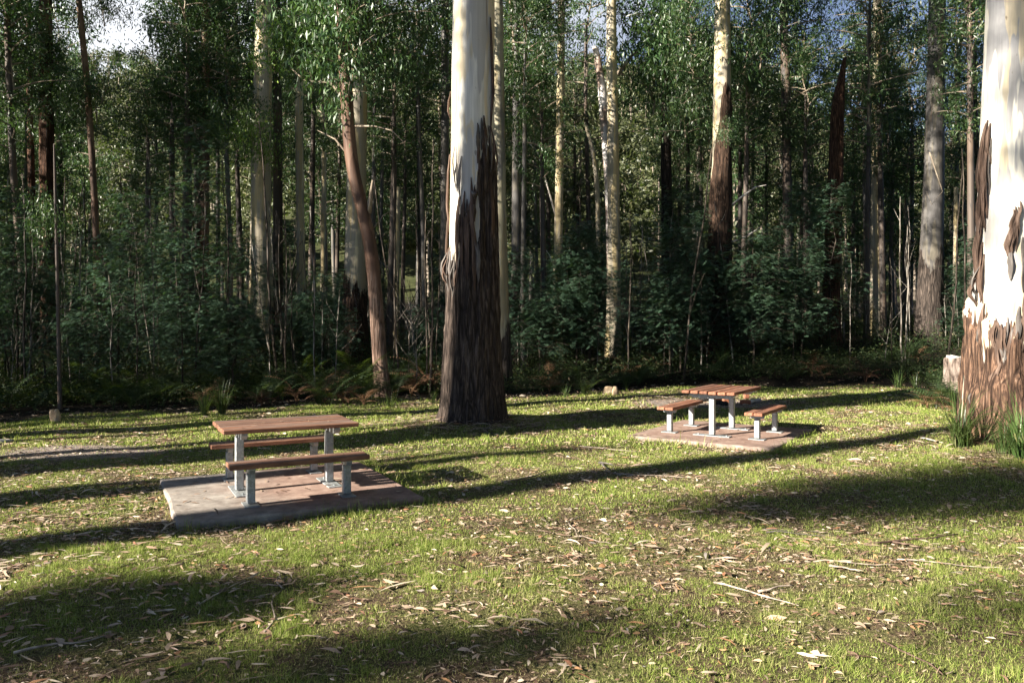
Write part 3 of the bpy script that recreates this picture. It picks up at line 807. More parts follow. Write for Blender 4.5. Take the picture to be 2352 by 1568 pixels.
tree('gum_tree', 'thin pale dead stem streaked white, standing in the gap beside the pinkish leaning tree', 36, [(914, 430, 11), (913, 520, 13), (911, 640, 13), (912, 860, 15)], B_CREAM, 800, .3, crowns=(), seed=31, seg=10, limbs=(([(911, 620), (890, 612), (873, 600)], .05),))
tree('gum_tree', 'dark grey gum trunk half hidden behind the huge middle trunk, lawn side', 31, [(1022, 60, 17), (1022, 300, 18), (1021, 600, 20), (1020, 850, 24)], B_GREY, None, crowns=((2, 10, 1.0), (7, 15, 1.0)), seed=32, top=24)
tree('gum_tree', 'olive cream gum trunk standing directly behind the huge middle trunk', 22, [(1141, -40, 27), (1143, 200, 30), (1146, 480, 33), (1150, 680, 36), (1152, 800, 40), (1153, 850, 44)], B_OLIVE, 770, .3, crowns=((1, 13, 1.1), (6, 18, 1.1)), seed=33, seg=20, top=25, rough_amp=.03)
tree('gum_tree', 'dull grey gum trunk in shade just past the olive cream trunk', 29, [(1186, 300, 19), (1186, 470, 21), (1185, 690, 24), (1185, 850, 30)], B_GREY, 640, .4, crowns=((3, 9.2, .9),), seed=34, top=20)
tree('gum_tree', 'slim cream gum, sunlit full length, past the gap after the middle trunk', 31, [(1289, -30, 16), (1288, 200, 18), (1284, 450, 19), (1281, 640, 20), (1281, 800, 24)], B_CREAM, None, crowns=((4, 13.2, .8), (0, 15.5, 1.2)), seed=35, seg=14, top=26, limbs=(([(1284, 520), (1255, 420), (1235, 350, .5), (1180, 290, 1)], .05), ([(1282, 640), (1262, 585), (1243, 560, .3)], .035)))
tree('gum_tree', 'taller cream and yellow gum under the blue patch of sky, thin shadows down its trunk', 30, [(1404, -30, 22), (1405, 150, 24), (1409, 400, 27), (1411, 560, 29), (1409, 700, 32), (1409, 820, 38)], B_CREAM, None, crowns=((7, 17, 1.0), (5, 20, 1.3)), seed=36, seg=18, top=28)
tree('dead_tree', 'broken white dead trunk with peeling patches, leaning on the cream and yellow gum', 30.5, [(1366, 108, 13), (1374, 150, 16), (1384, 190, 20), (1386, 250, 21), (1392, 330, 20), (1400, 460, 18), (1406, 820, 20)], simple('dead_patchy_bark', [(.36, (.12, .08, .06)), (.46, (.40, .30, .25)), (.56, (.72, .66, .62)), (.75, (.8, .75, .72))], 2.2, (1, 1, .35), .75), None, seed=37, seg=12,
     limbs=(([(1418, 172), (1436, 148), (1452, 128), (1466, 118)], .10), ([(1372, 150), (1360, 148), (1345, 140)], .03)), cat='dead tree')
tree('gum_tree', 'short broken white stub leaning in the sunny gap before the hillside', 36, [(1342, 282, 8), (1350, 300, 10), (1360, 330, 11), (1372, 420, 10), (1380, 800, 14)], B_CREAM, None, seed=38, seg=8, crowns=())
tree('gum_tree', 'black trunked gum with a pale pink snapped branch high on it', 32, [(1523, 50, 15), (1526, 180, 18), (1530, 380, 22), (1532, 560, 25), (1534, 820, 30)], B_DARK, 200, .5, crowns=((0, 10, .9), (2, 15, 1.2)), seed=39, top=25, side=((S_[0], 1500, 180, -1, 1.3), (S_[2], 1555, 120, -1, 1.4), (S_[1], 1490, 60, -.6, 1.2)))
tree('gum_tree', 'stout gum, cream above and blackish brown below, standing behind the end-on table', 28, [(1660, -40, 34), (1659, 140, 37), (1658, 300, 40), (1656, 440, 44), (1652, 600, 50), (1652, 720, 56), (1652, 800, 62)], B_CREAM, 300, 1.3, crowns=((4, 15.5, 1.2), (0, 20, 1.2)), seed=40, seg=26, top=30, rough_amp=.06, flare=.15, side=((S_[1], 1590, 130, .6, .8), (S_[2], 1575, 260, .8, .8), (S_[0], 1585, 40, .4, .9), (S_[0], 1672, 300, -1.2, .35), (S_[1], 1745, 90, .3, 1.0)),
     limbs=(([(1672, 480), (1700, 455, -.5), (1735, 430, -1), (1760, 425, -1.2)], .05), ([(1668, 560), (1710, 545, -.5), (1750, 520, -.8)], .05)))
tree('gum_tree', 'thin charcoal trunk between the stout two-tone gum and the broken topped red trunk', 34, [(1800, 20, 18), (1805, 200, 20), (1808, 420, 20), (1810, 640, 22), (1810, 830, 26)], B_DARK, None, crowns=((1, 7.5, .8), (2, 12, 1.1), (5, 17, 1.1)), seed=41, top=26)
tree('dead_tree', 'red brown stringy trunk with a snapped splintered top', 31, [(1941, 132, 3), (1936, 178, 7), (1926, 200, 25), (1922, 300, 28), (1918, 450, 32), (1912, 600, 35), (1907, 740, 40), (1905, 815, 52)], B_RED, -400, .2, seed=42, seg=18, rough_amp=.03, cat='dead tree')
tree('gum_tree', 'pale sunlit gum trunk deep in the trees behind the snapped red trunk', 34, [(2014, 250, 22), (2014, 420, 24), (2012, 600, 25), (2010, 820, 30)], B_CREAM, None, crowns=((2, 10.5, 1.0),), seed=43, top=22)
tree('gum_tree', 'narrow black trunk just before the pale sunlit gum', 32, [(1994, 400, 9), (1992, 520, 12), (1990, 690, 13), (1990, 830, 15)], B_DARK, None, crowns=((7, 7.6, .8),), seed=44, seg=10, top=16)
tree('gum_tree', 'straight smooth grey gum in shade with dark bark ribbon looped on its trunk', 31, [(2153, -40, 35), (2150, 160, 38), (2146, 380, 42), (2140, 560, 47), (2134, 720, 55), (2132, 830, 66)], B_GREY, 560, .7, crowns=((0, 15, 1.2), (5, 21, 1.2)), seed=45, seg=24, top=30, rough_amp=.03, flare=.14, limbs=(([(2135, 350, -.9), (2150, 395, -1), (2165, 440, -.8), (2140, 470, -1), (2128, 440, -.8)], .025),))
tree('gum_tree', 'slim spotted pale stem behind the straight grey gum', 34, [(2196, 430, 9), (2195, 560, 10), (2193, 700, 10), (2193, 840, 13)], B_CREAM, None, crowns=((7, 9, .7),), seed=46, seg=10)
tree('gum_tree', 'dark slim trunk near the massive peeling gum, under hanging leaves', 29, [(2228, 150, 13), (2230, 400, 15), (2232, 830, 20)], B_DARK, None, crowns=((2, 7.8, .65), (1, 11, .8)), seed=47, seg=10, top=19)
tree('gum_tree', 'dark slim trunk at the outermost edge of the shaded thicket', 25, [(18, 100, 14), (30, 400, 15), (52, 640, 17), (60, 930, 22)], B_DARK, None, crowns=((1, 7, .7), (0, 10, .9)), seed=48, seg=10, top=18)
tree('gum_tree', 'thin brown trunk with pale flecks close to the tall red brown gum', 30, [(66, 120, 12), (72, 400, 13), (78, 640, 14), (80, 900, 17)], B_RED, 300, .6, crowns=((3, 9, .8),), seed=49, seg=10, top=19)
tree('gum_tree', 'thin grey speckled sapling standing clear at the lawn edge by the small stone', 17.6, [(124, 330, 3.5), (127, 450, 7), (131, 600, 8), (135, 800, 8.5), (138, 945, 10)], B_DARK, None, crowns=(), seed=50, seg=8, cat='sapling', side=((S_[1], 105, 500, .2, .4),))

# ------------------------------------------------------------------ leafy gums that fill the forest (each with trunk, crown and limbs)
def fill_tree(px, py_mid, d, idx, sc, label, group, mat, seed, w=.13):
    rng = random.Random(seed)
    m = at(px, py_mid, d); gz = zgs(m.x, d)
    hgt = {0: 9, 1: 9, 2: 9, 3: 9, 4: 6, 5: 6, 6: 6, 7: 8, 8: 8, 9: 8, 10: 8, 11: 8}[idx] * sc
    z0 = max(1.2, m.z - gz - hgt * .5)
    root = empty('gum_tree', (m.x, d, gz), 0, label, 'tree', group)
    lean = rng.uniform(-.03, .03)
    pts = [Vector((-lean * z0 * 1.0, 0, -.3)), Vector((-lean * z0 * .5 + rng.uniform(-.08, .08), 0, z0 * .5)), Vector((0, 0, z0)), Vector((0, 0, z0 + hgt * .55))]
    me = trunk_mesh('trunk', pts, [w * 1.15, w, w * .85, w * .35], mat, 9, .7, None, 0, .15, seed, lump=.05)
    link('trunk', me, root)
    put_crown(root, idx, z0, sc, rng.uniform(0, 6.28))
    return root

LEAFY = [(1205, 110, 23, 0, .65), (1245, 270, 23.5, 1, .6), (905, 230, 25, 2, .6), (960, 90, 25.5, 3, .65), (2020, 140, 29, 0, .6), (1985, 280, 29, 1, .55), (1850, 230, 29, 2, .6), (430, 90, 25, 0, .7), (520, 190, 26, 4, .8), (395, 250, 25.5, 5, .55), (860, 150, 26, 1, .6), (1715, 210, 26, 3, .6), (340, 330, 29, 2, .5),  # px, py, d, crown, scale
    (450, 190, 29, 0, .75), (470, 50, 31, 1, .8), (500, 120, 30, 4, 1.0), (545, 210, 32, 2, .8), (470, 260, 33, 5, .8), (360, 330, 34, 3, .7), (540, 40, 34, 3, .9),
    (60, 250, 27, 1, .8), (30, 120, 30, 5, .9), (140, 330, 31, 0, .7), (30, 420, 29, 4, .8), (110, 60, 34, 7, .7),
    (640, 300, 36, 0, .8), (690, 200, 38, 1, .9), (720, 60, 35, 2, .9), (740, 400, 41, 3, .9), (780, 250, 42, 5, 1.0), (880, 120, 34, 0, .85), (930, 260, 36, 1, .95), (960, 60, 38, 2, 1.0), (900, 420, 37, 4, .9), (970, 420, 40, 3, .9), (880, 560, 42, 6, .8),
    (1010, 180, 42, 1, 1.0), (1190, 140, 36, 0, .9), (1230, 300, 39, 1, .8), (1250, 60, 41, 4, 1.1), (1210, 430, 42, 2, .8), (1320, 250, 44, 8, .8), (1345, 60, 40, 8, 1.0), (1300, 480, 45, 5, .8),
    (1535, 290, 37, 0, .7), (1560, 330, 39, 1, .85), (1580, 140, 36, 2, .85), (1610, 330, 35, 3, .65), (1545, 480, 42, 6, .8),
    (1700, 250, 35, 0, .85), (1730, 120, 38, 1, 1.0), (1760, 360, 36, 2, .85), (1850, 160, 35, 3, .9), (1860, 380, 34, 0, .85), (1800, 520, 38, 4, .9), (1900, 480, 37, 1, .75), (1960, 300, 36, 2, .9), (2000, 180, 38, 3, .8), (2050, 300, 37, 0, .8), (2040, 120, 42, 8, 1.0), (2080, 420, 36, 1, .8), (1970, 480, 39, 5, .8),
    (2095, 240, 41, 8, 1.0), (2185, 330, 35, 0, .7), (2200, 130, 38, 8, 1.0), (2215, 430, 33, 1, .65), (2240, 60, 33, 3, .8), (2190, 560, 37, 4, .75), (2075, 560, 39, 6, .8)]
LMATS = [B_GREY, B_DARK, B_DARK, B_GREY, B_DARK]
for k, (px, py, d, idx, sc) in enumerate(LEAFY):
    if not 290 < px < 350: d += 4.5
    fill_tree(px, py, d, idx, sc, 'leafy young gum with hanging dark green leaves, thin trunk mostly hidden among its neighbours', 'leafy young gums behind the lawn edge', LMATS[k % 5], 300 + k, w=.09 + .05 * ((k * 7) % 5) / 5)
rng = random.Random(5)
k = 0
for i in range(62):
    d = rng.uniform(46, 88)
    px = rng.uniform(-250, 2600)
    py = 330 - (d - 46) * 1.2 + rng.uniform(-150, 200)
    if 1330 < px < 1530 and py < 420: continue
    if px > 1850 and py < 260 and rng.random() < .6: continue
    if 130 < px < 380: py = max(py, 520)
    fill_tree(px, py, d, rng.choice([9, 10, 11, 9, 10, 0, 2]), rng.uniform(.9, 1.45), 'olive green gum farther back in the forest, pale trunk showing between nearer trees', 'gums deeper in the forest', rng.choice([B_CREAM, B_GREY, B_GREY, B_DARK, B_DARK]), 600 + i, w=rng.uniform(.14, .26))

# ------------------------------------------------------------------ feathery wattles of the understorey
def wattle_mesh(seed, H, spread, nb, nf):
    rg = np.random.default_rng(seed)
    st = MB()
    ax = [(0, 0, -.2)] + [(rg.normal(0, .03 * i), rg.normal(0, .03 * i), H * i / 6) for i in range(1, 7)]
    st.tube(ax, [.032 - .004 * i for i in range(7)], 6)
    Vs = []
    for b in range(nb):
        t = rg.uniform(.14, 1) ** .8
        z = H * t; az = rg.uniform(0, 2 * PI)
        ln = spread * (1.12 - t) ** .6 * rg.uniform(.5, 1.1) + .15
        bx, by = np.interp(z, [a[2] for a in ax], [a[0] for a in ax]), np.interp(z, [a[2] for a in ax], [a[1] for a in ax])
        d = np.array([math.cos(az), math.sin(az), 0])
        p0 = np.array([bx, by, z]); p1 = p0 + d * ln * .6 + np.array([0, 0, .22 * ln]); p2 = p0 + d * ln + np.array([0, 0, .12 * ln])
        st.tube([p0, p1, p2], [.009, .006, .003], 3, cap=False)
        for f in range(nf):
            s = rg.uniform(.25, 1.05)
            q = (p0 * (1 - s) ** 2 + 2 * s * (1 - s) * p1 + s * s * p2) + rg.normal(0, .11, 3)
            fa = az + rg.uniform(-1.8, 1.8); fp = rg.uniform(-.7, .35)
            fd = np.array([math.cos(fa) * math.cos(fp), math.sin(fa) * math.cos(fp), math.sin(fp)])
            sd = np.array([-math.sin(fa), math.cos(fa), rg.normal(0, .3)])
            fl = rg.uniform(.13, .23)
            for m in range(6):
                c = q + fd * fl * (m + .6) / 6.2
                pl = .052 * math.sin(PI * (m + 1.2) / 7.6)
                for sg in (-1, 1):
                    e = c + (sd * sg + fd * .45) * pl + np.array([0, 0, -.012])
                    w = fd * .0085
                    Vs.append([c - w, c + w, e + w * .6, e - w * .6])
    V = np.array(Vs).reshape(-1, 3)
    fm = fast_mesh('foliage', V, np.arange(len(V)).reshape(-1, 4), WATTLE)
    return fm, st
WM = []
for (s, H, sp, nb, nf) in ((1, 5.2, 1.35, 85, 19), (2, 3.6, 1.2, 80, 19), (3, 6.6, 1.3, 95, 18), (4, 2.2, 1.0, 62, 17), (5, 4.4, 1.0, 52, 17)):
    fm, st = wattle_mesh(70 + s, H, sp, nb, nf)
    WM.append((fm, st.mesh('stem', B_THIND, True)))
def wattle(x, y, idx, sc, rz, label, group):
    root = empty('wattle_sapling', (x, y, zgs(x, y)), rz, label, 'sapling', group)
    root.scale = (sc,) * 3
    link('foliage', WM[idx][0], root); link('stem', WM[idx][1], root)
    return root
rng = random.Random(77)
LW = ('dark green feathery wattle sapling crowded among thin stems in the shaded thicket', 'feathery wattles in the dark thicket beyond the grey slab')
RW = ('blue green feathery wattle sapling growing among pale trunks beyond the middle trunk', 'feathery wattles beyond the end-on table')
CLEAR = ((795, 890, 27.5), (578, 622, 29), (1630, 1685, 27.5), (1268, 1300, 30), (1392, 1430, 29), (2105, 2165, 30), (1890, 1930, 30), (90, 125, 29), (455, 482, 30), (1995, 2030, 33), (680, 700, 31))
def wpick(lo, hi, n, d0, d1, lab, idxs, s0=.75, s1=1.2):
    for _ in range(n):
        px = rng.uniform(lo, hi); d = d0 + (d1 - d0) * rng.random() ** 1.2
        x = (px - CX) / F * d
        e = float(lawn_edge(x / d)) + 1.6
        if d < e: d = e + rng.random() * 2; x = (px - CX) / F * d
        if any(a - 36 < px < b + 36 and d < q for a, b, q in CLEAR) and rng.random() < .9: continue
        wattle(x, d, rng.choice(idxs), rng.uniform(s0, s1), rng.uniform(0, 6.28), *lab)
wpick(-160, 560, 46, 19, 36, LW, [0, 1, 2, 4, 3])
wpick(540, 1040, 30, 23, 38, LW, [0, 1, 4, 3, 1])
wpick(1150, 1640, 26, 26, 40, RW, [0, 1, 1, 4, 3])
wpick(1640, 2300, 30, 26, 40, RW, [0, 1, 4, 3, 1])
for (px, d, i, s) in ((1325, 26.0, 0, .95), (1350, 26.6, 1, 1.35), (1300, 26.2, 1, 1.1), (1565, 26.5, 1, 1.4), (1580, 27, 3, 1.3), (1545, 26, 3, 1.4), (1730, 26.3, 1, 1.3), (1765, 26.8, 0, .9), (1720, 27, 3, 1.2), (1240, 25.5, 3, 1.2), (1840, 27, 1, 1.1), (40, 19.5, 0, 1.0), (100, 20, 1, 1.1)):
    x = (px - CX) / F * d
    wattle(x, d, i, s, px * .1, *(RW if px > 1100 else LW))

# bare and nearly bare stems
def stem_mesh(seed, H, r, mat, twigs):
    rg = random.Random(seed); m = MB()
    pts = []; x = y = 0
    for i in range(8):
        z = -.2 + (H + .2) * i / 7
        x += rg.uniform(-.07, .07); y += rg.uniform(-.05, .05); pts.append(Vector((x, y, z)))
    m.tube(pts, [r * (1 - .09 * i) for i in range(8)], 6)
    for t in range(twigs):
        i = rg.randint(2, 6); p = pts[i]; a = rg.uniform(0, 6.28); l = rg.uniform(.3, 1.0)
        q = p + Vector((math.cos(a) * l * .5, math.sin(a) * l * .5, l * .6)); e = q + Vector((math.cos(a + .4) * l * .3, math.sin(a + .4) * l * .3, l * .6))
        m.tube([p, q, e], [r * .45, r * .3, r * .12], 4, cap=False)
    return m.mesh('stem', mat, True)
PALE = [stem_mesh(200 + i, h, r, B_THIN, tw) for i, (h, r, tw) in enumerate(((4.5, .026, 3), (6, .034, 2), (3.2, .018, 5), (5, .022, 1), (2.4, .014, 6)))]
DARKS = [stem_mesh(220 + i, h, r, B_THIND, tw) for i, (h, r, tw) in enumerate(((5, .03, 2), (6.5, .04, 1), (3.8, .022, 4)))]
def stems(lo, hi, n, d0, d1, meshes, label, group):
    for _ in range(n):
        px = rng.uniform(lo, hi); d = rng.uniform(d0, d1); x = (px - CX) / F * d
        e = float(lawn_edge(x / d)) + .9
        if d < e: d = e + rng.random() * 3; x = (px - CX) / F * d
        if any(a < px < b and d < q for a, b, q in CLEAR): continue
        o = link('bare_sapling', rng.choice(meshes), None, (x, d, zgs(x, d)), (rng.gauss(0, .06), rng.gauss(0, .07), rng.uniform(0, 6.28)), rng.uniform(.7, 1.15))
        tag(o, label, 'sapling', group)
stems(-60, 1020, 84, 19, 36, PALE, 'thin pale bare stem standing upright in the dark thicket beyond the grey slab', 'pale bare stems beyond the grey slab')
stems(1150, 2230, 74, 26, 38, PALE, 'thin pale bare stem among the blue green wattles past the middle trunk', 'pale bare stems past the middle trunk')
stems(-60, 1020, 50, 18.5, 32, DARKS, 'thin black bare stem rising through the thicket beyond the grey slab', 'black bare stems beyond the grey slab')
stems(1150, 2230, 34, 24, 36, DARKS, 'thin black bare stem among the blue green wattles past the middle trunk', 'black bare stems past the middle trunk')
for (px, d, a) in ((1440, 25.5, .0), (1352, 27, .03), (985, 22, -.02), (990, 23, .02), (1000, 24, .0)):
    x = (px - CX) / F * d
    tag(link('bare_sapling', DARKS[0], None, (x, d, zgs(x, d)), (0, a, px), 1), 'thin black bare stem standing close behind the lawn edge', 'sapling', 'black bare stems close to the lawn')

# ------------------------------------------------------------------ ferns, tussocks, scrub
def fern_mesh(seed, n, L, mat, droop):
    rg = np.random.default_rng(seed); Vs = []
    for k in range(n):
        az = 2 * PI * k / n + rg.uniform(-.4, .4); l = L * rg.uniform(.7, 1.15); up = rg.uniform(1.15, 1.8)
        d = np.array([math.cos(az), math.sin(az), 0]); sd = np.array([-d[1], d[0], 0])
        pos = lambda s: d * l * (.25 * s + .75 * s * s) + np.array([0, 0, l * (up * s - droop * s * s)])
        tilt = rg.normal(0, .25)
        for m in range(15):
            s = .3 + .7 * m / 15; c = pos(s); tg = pos(min(1, s + .05)) - c; tg = tg / (np.linalg.norm(tg) + 1e-9)
            pl = l * .30 * (1 - s) ** .75 * min(1, (s - .2) * 4) + .015
            for sg in (-1, 1):
                dirp = sd * sg * math.cos(tilt) + np.array([0, 0, -.25 + tilt * sg]) + tg * .35
                for q in range(4):
                    a = c + dirp * pl * (q / 4.0); b = c + dirp * pl * ((q + 1.15) / 4.0)
                    w = tg * .0115 * (1.25 - q / 4.0) * (l / .8)
                    Vs.append([a - w, b - w * .35, b + w * .35, a + w])
        for j in range(4):
            a, b = pos(j / 4), pos((j + 1) / 4); w = sd * .006
            Vs.append([a - w, a + w, b + w, b - w])
    V = np.array(Vs).reshape(-1, 3)
    return fast_mesh('frond', V, np.arange(len(V)).reshape(-1, 4), mat)
FG = [fern_mesh(400 + i, n, L, FERN, dr) for i, (n, L, dr) in enumerate(((8, .85, .75), (6, 1.05, .7), (9, .65, .8)))]
FB = [fern_mesh(420 + i, n, L, FERNBROWN, dr) for i, (n, L, dr) in enumerate(((9, .85, .95), (11, .7, 1.0)))]
def plant(name, me, px, py, d, sc, rz, label, cat, group=None):
    x = (px - CX) / F * d
    o = link(name, me, None, (x, d, zgs(x, d) - .02), (0, 0, rz), sc)
    return tag(o, label, cat, group)
def dpy(py): return F * 2 / (py - HZ)
gf = ('green bracken fern in the shaded row along the lawn edge', 'fern', 'green bracken along the lawn edge')
bf = ('dead brown bracken fern in the row along the lawn edge', 'fern', 'dead bracken along the lawn edge')
for (px, py, s) in ((690, 905, 1.1), (715, 880, 1.2), (745, 898, 1.0), (765, 905, 1.1), (790, 925, 1.15), (810, 918, 1.2), (830, 922, 1.1), (850, 925, 1.0), (730, 930, .9), (760, 935, .8), (900, 905, 1.1), (925, 905, 1.2), (910, 918, .8), (945, 890, 1.1), (980, 888, 1.2), (650, 925, .9), (620, 930, 1.0), (585, 930, .8), (340, 940, 1.1), (300, 945, .9), (375, 935, 1.0), (260, 940, .9), (560, 900, 1.0), (520, 905, 1.1), (415, 925, .9), (215, 935, 1.0), (170, 930, .9), (80, 945, .9), (20, 940, 1.0)):
    plant('bracken_fern', rng.choice(FG), px, py, dpy(py) + .3, s * .95, rng.uniform(0, 6), *gf)
    plant('bracken_fern', rng.choice(FG), px + rng.uniform(-25, 25), py, dpy(py) + rng.uniform(.6, 2.2), s * 1.1, rng.uniform(0, 6), *gf)
for (px, py, s) in ((770, 915, 1.0), (745, 930, .9), (790, 930, .8), (960, 905, 1.2), (985, 902, 1.25), (1000, 905, 1.1), (945, 912, .9), (1005, 893, 1.0), (680, 925, .8), (720, 915, .9), (850, 905, .9), (835, 932, .7), (460, 935, .8), (600, 935, .7), (500, 930, .8), (930, 880, 1.0)):
    plant('bracken_fern', rng.choice(FB), px, py, dpy(py) + .2, s * 1.0, rng.uniform(0, 6), *bf)
for _ in range(44):
    px = rng.uniform(1160, 2140); d = float(lawn_edge((px - CX) / F)) + rng.uniform(.7, 6)
    plant('bracken_fern', rng.choice(FG + FB[:1]), px, 0, d, rng.uniform(.6, 1.1), rng.uniform(0, 6), 'low bracken fern in deep shade beyond the end-on table', 'fern', 'shaded bracken beyond the end-on table')
plant('bracken_fern', FG[0], 1352, 908, dpy(905), .62, 1.2, 'lone bright bracken frond standing on the shaded lawn edge near the two stones', 'fern')
plant('bracken_fern', FG[1], 2140, 880, 19.5, .8, 2.2, 'sunlit green bracken fern spreading beside the pale stump, tallest of that clump', 'fern')
for (px, d, s, m) in ((2120, 18.0, .9, FG[2]), (2150, 17.6, 1.0, FG[0]), (2185, 17.2, .95, FG[1]), (2205, 17.0, .9, FG[2]), (2130, 17.7, .8, FB[1]), (2165, 17.4, .7, FB[0]), (2195, 16.7, 1.0, FG[0]), (2215, 16.9, 1.0, FG[1]), (2175, 17.0, .8, FG[2]), (2205, 16.4, .75, FB[1])):
    plant('bracken_fern', m, px, 0, d, s, px, 'low bracken fern in the sunlit clump round the pale stump', 'fern', 'bracken round the pale stump')

def tussock_mesh(seed, n, L, w, spread, mat=TUSSOCK, stiff=.6):
    rg = np.random.default_rng(seed); Vs = []
    for k in range(n):
        az = rg.uniform(0, 2 * PI); l = L * rg.uniform(.55, 1.15); out = rg.uniform(.15, 1.0) * spread
        d = np.array([math.cos(az), math.sin(az), 0]); sd = np.array([-d[1], d[0], 0]) ; b = d * rg.uniform(0, .07) + np.append(rg.normal(0, .03, 2), 0)
        pos = lambda s: b + d * l * out * s ** 1.6 + np.array([0, 0, l * (s * (1.05 - .25 * out) - (1 - stiff) * out * s ** 3)])
        for j in range(5):
            s0, s1 = j / 5, (j + 1) / 5
            w0, w1 = w * (1 - .85 * s0 ** 2), w * (1 - .9 * s1 ** 2)
            Vs.append([pos(s0) - sd * w0, pos(s0) + sd * w0, pos(s1) + sd * w1, pos(s1) - sd * w1])
    V = np.array(Vs).reshape(-1, 3)
    return fast_mesh('tussock', V, np.arange(len(V)).reshape(-1, 4), mat)
TM = [tussock_mesh(500, 110, .95, .006, .75), tussock_mesh(501, 80, .7, .006, .9), tussock_mesh(502, 40, .5, .005, .7), tussock_mesh(503, 150, 1.0, .007, 1.0, stiff=.35)]
for (px, py, i, s, lab) in ((470, 956, 0, .7, 'dark grassy tussock at the thicket edge behind the weathered table, smaller of two'), (510, 952, 0, .9, 'large grassy tussock with upright blades at the thicket edge behind the weathered table'), (735, 930, 1, .8, 'grassy tussock among the ferns before the leaning pinkish tree'),
                            (895, 932, 2, .9, 'small tuft of grass at the foot of the ferns between pinkish tree and middle trunk'), (1340, 905, 1, .8, 'low grassy tussock under the lone bracken frond'), (1438, 892, 1, .6, 'small grass tuft beside the two stones'), (1660, 868, 0, 1.25, 'tall grass tussock in shade right behind the end-on table'),
                            (2065, 893, 2, 1.3, 'thin grass tuft on the sunny lawn edge near the pale stump'), (2100, 890, 2, 1.1, 'grass tuft nearest the ferns round the pale stump'), (1298, 912, 2, .8, 'grass tuft in shade a little past the middle trunk'), (995, 925, 2, .8, 'pale grass tuft under the dead ferns by the middle trunk')):
    plant('grass_tussock', TM[i], px, py, dpy(py), s, px, lab, 'grass tuft')
for (px, d, i, s, rz, lab) in ((2205, 12.2, 3, 1.15, 0, 'dark drooping strappy tussock against the flank of the massive peeling gum'), (2345, 11.4, 3, 1.2, 1, 'strappy green tussock arching in front of the massive peeling gum'), (2305, 11.6, 1, 1.0, 2, 'sparse green blades sprouting before the massive peeling gum')):
    plant('grass_tussock', TM[i], px, 0, d, s, rz, lab, 'grass tuft')

# shrub mass that nobody could count: one object
rg = np.random.default_rng(91)
def scrub_points(n, lo, hi, d0, d1):
    px = rg.uniform(lo, hi, n); r = (px - CX) / F
    d = lawn_edge(r) + d0 + (d1 - d0) * rg.random(n) ** 1.3
    return r * d, d
x1, y1 = scrub_points(2100, -350, 2500, 1.5, 17)
hgt = .35 + 1.0 * sstep(0, 7, y1 - lawn_edge(x1 / y1)) * rg.random(len(x1))
Cs = []
for a, b, h in zip(x1, y1, hgt):
    m = 7; q = np.stack([a + rg.normal(0, .32, m), b + rg.normal(0, .32, m), zgs(a, b) + h * rg.uniform(.1, 1.0, m)], -1); Cs.append(q)
Cs = np.concatenate(Cs)
V, Fq = leaves_from(rg, Cs, 15, (.2, .2, .14), .12, .022, .35)
tag(link('undergrowth', fast_mesh('undergrowth', V, Fq, SCRUB)), 'dark low undergrowth covering the forest floor behind the lawn', 'undergrowth', kind='stuff')

# ------------------------------------------------------------------ hillside wood far behind: one mass
def vnoise(x, y, s, seed):
    g = np.random.default_rng(seed).random((128, 128))
    u, v = np.asarray(x) / s + 40, np.asarray(y) / s + 40
    i, j = np.floor(u).astype(int), np.floor(v).astype(int); a, b = u - i, v - j
    a = a * a * (3 - 2 * a); b = b * b * (3 - 2 * b)
    q = lambda di, dj: g[(i + di) % 128, (j + dj) % 128]
    return (q(0, 0) * (1 - a) + q(1, 0) * a) * (1 - b) + (q(0, 1) * (1 - a) + q(1, 1) * a) * b
rg = np.random.default_rng(17)
cxs, cys = [], []
Y0 = 92.0
while Y0 < 262:
    n = int(1.5 * Y0 / 4.6)
    cxs.append(rg.uniform(-.75, .75, n) * Y0 + rg.normal(0, 1, n)); cys.append(Y0 + rg.uniform(-2.4, 2.4, n)); Y0 += 4.8
cxs, cys = np.concatenate(cxs), np.concatenate(cys)
hh = rg.uniform(7, 14, len(cxs)); rr = rg.uniform(1.8, 3.4, len(cxs))
gz = zg(cxs, cys)
VV, off = [], 0
tr = MB()
for x, y, h, r, g in zip(cxs, cys, hh, rr, gz):
    m = 13 if y < 190 else 9
    dirs = rg.normal(0, 1, (m, 3)); dirs /= np.linalg.norm(dirs, axis=1)[:, None]; dirs[:, 2] = np.abs(dirs[:, 2]) * .9 - .25
    c = np.array([x, y, g + h * .68]) + dirs * np.array([r, r, h * .34]) * rg.uniform(.45, 1, (m, 1))
    V, Fq = leaves_from(rg, c, 22, (.62, .62, .45), .85, .34, .25)
    VV.append(V)
V = np.concatenate(VV); nl = len(V) // 4
TV, TF = [], []
for x, y, h, g in zip(cxs[::2], cys[::2], hh[::2], gz[::2]):
    w = .16; b = len(TV)
    for (z, ww) in ((g - .5, w), (g + h * .9, w * .5)):
        TV += [(x - ww, y - ww, z), (x + ww, y - ww, z), (x + ww, y + ww, z), (x - ww, y + ww, z)]
    TF += [(b + k, b + (k + 1) % 4, b + 4 + (k + 1) % 4, b + 4 + k) for k in range(4)]
allV = np.concatenate([V, np.array(TV)]); allF = np.concatenate([np.arange(nl * 4).reshape(-1, 4), np.array(TF) + nl * 4])
mi = np.concatenate([np.zeros(nl, int), np.ones(len(TF), int)])
tag(link('hillside_forest', fast_mesh('hillside_forest', allV, allF, [GUMOLIVE, STICK], mi)), 'olive green forest covering the hillside far behind the trees', 'forest', kind='stuff')

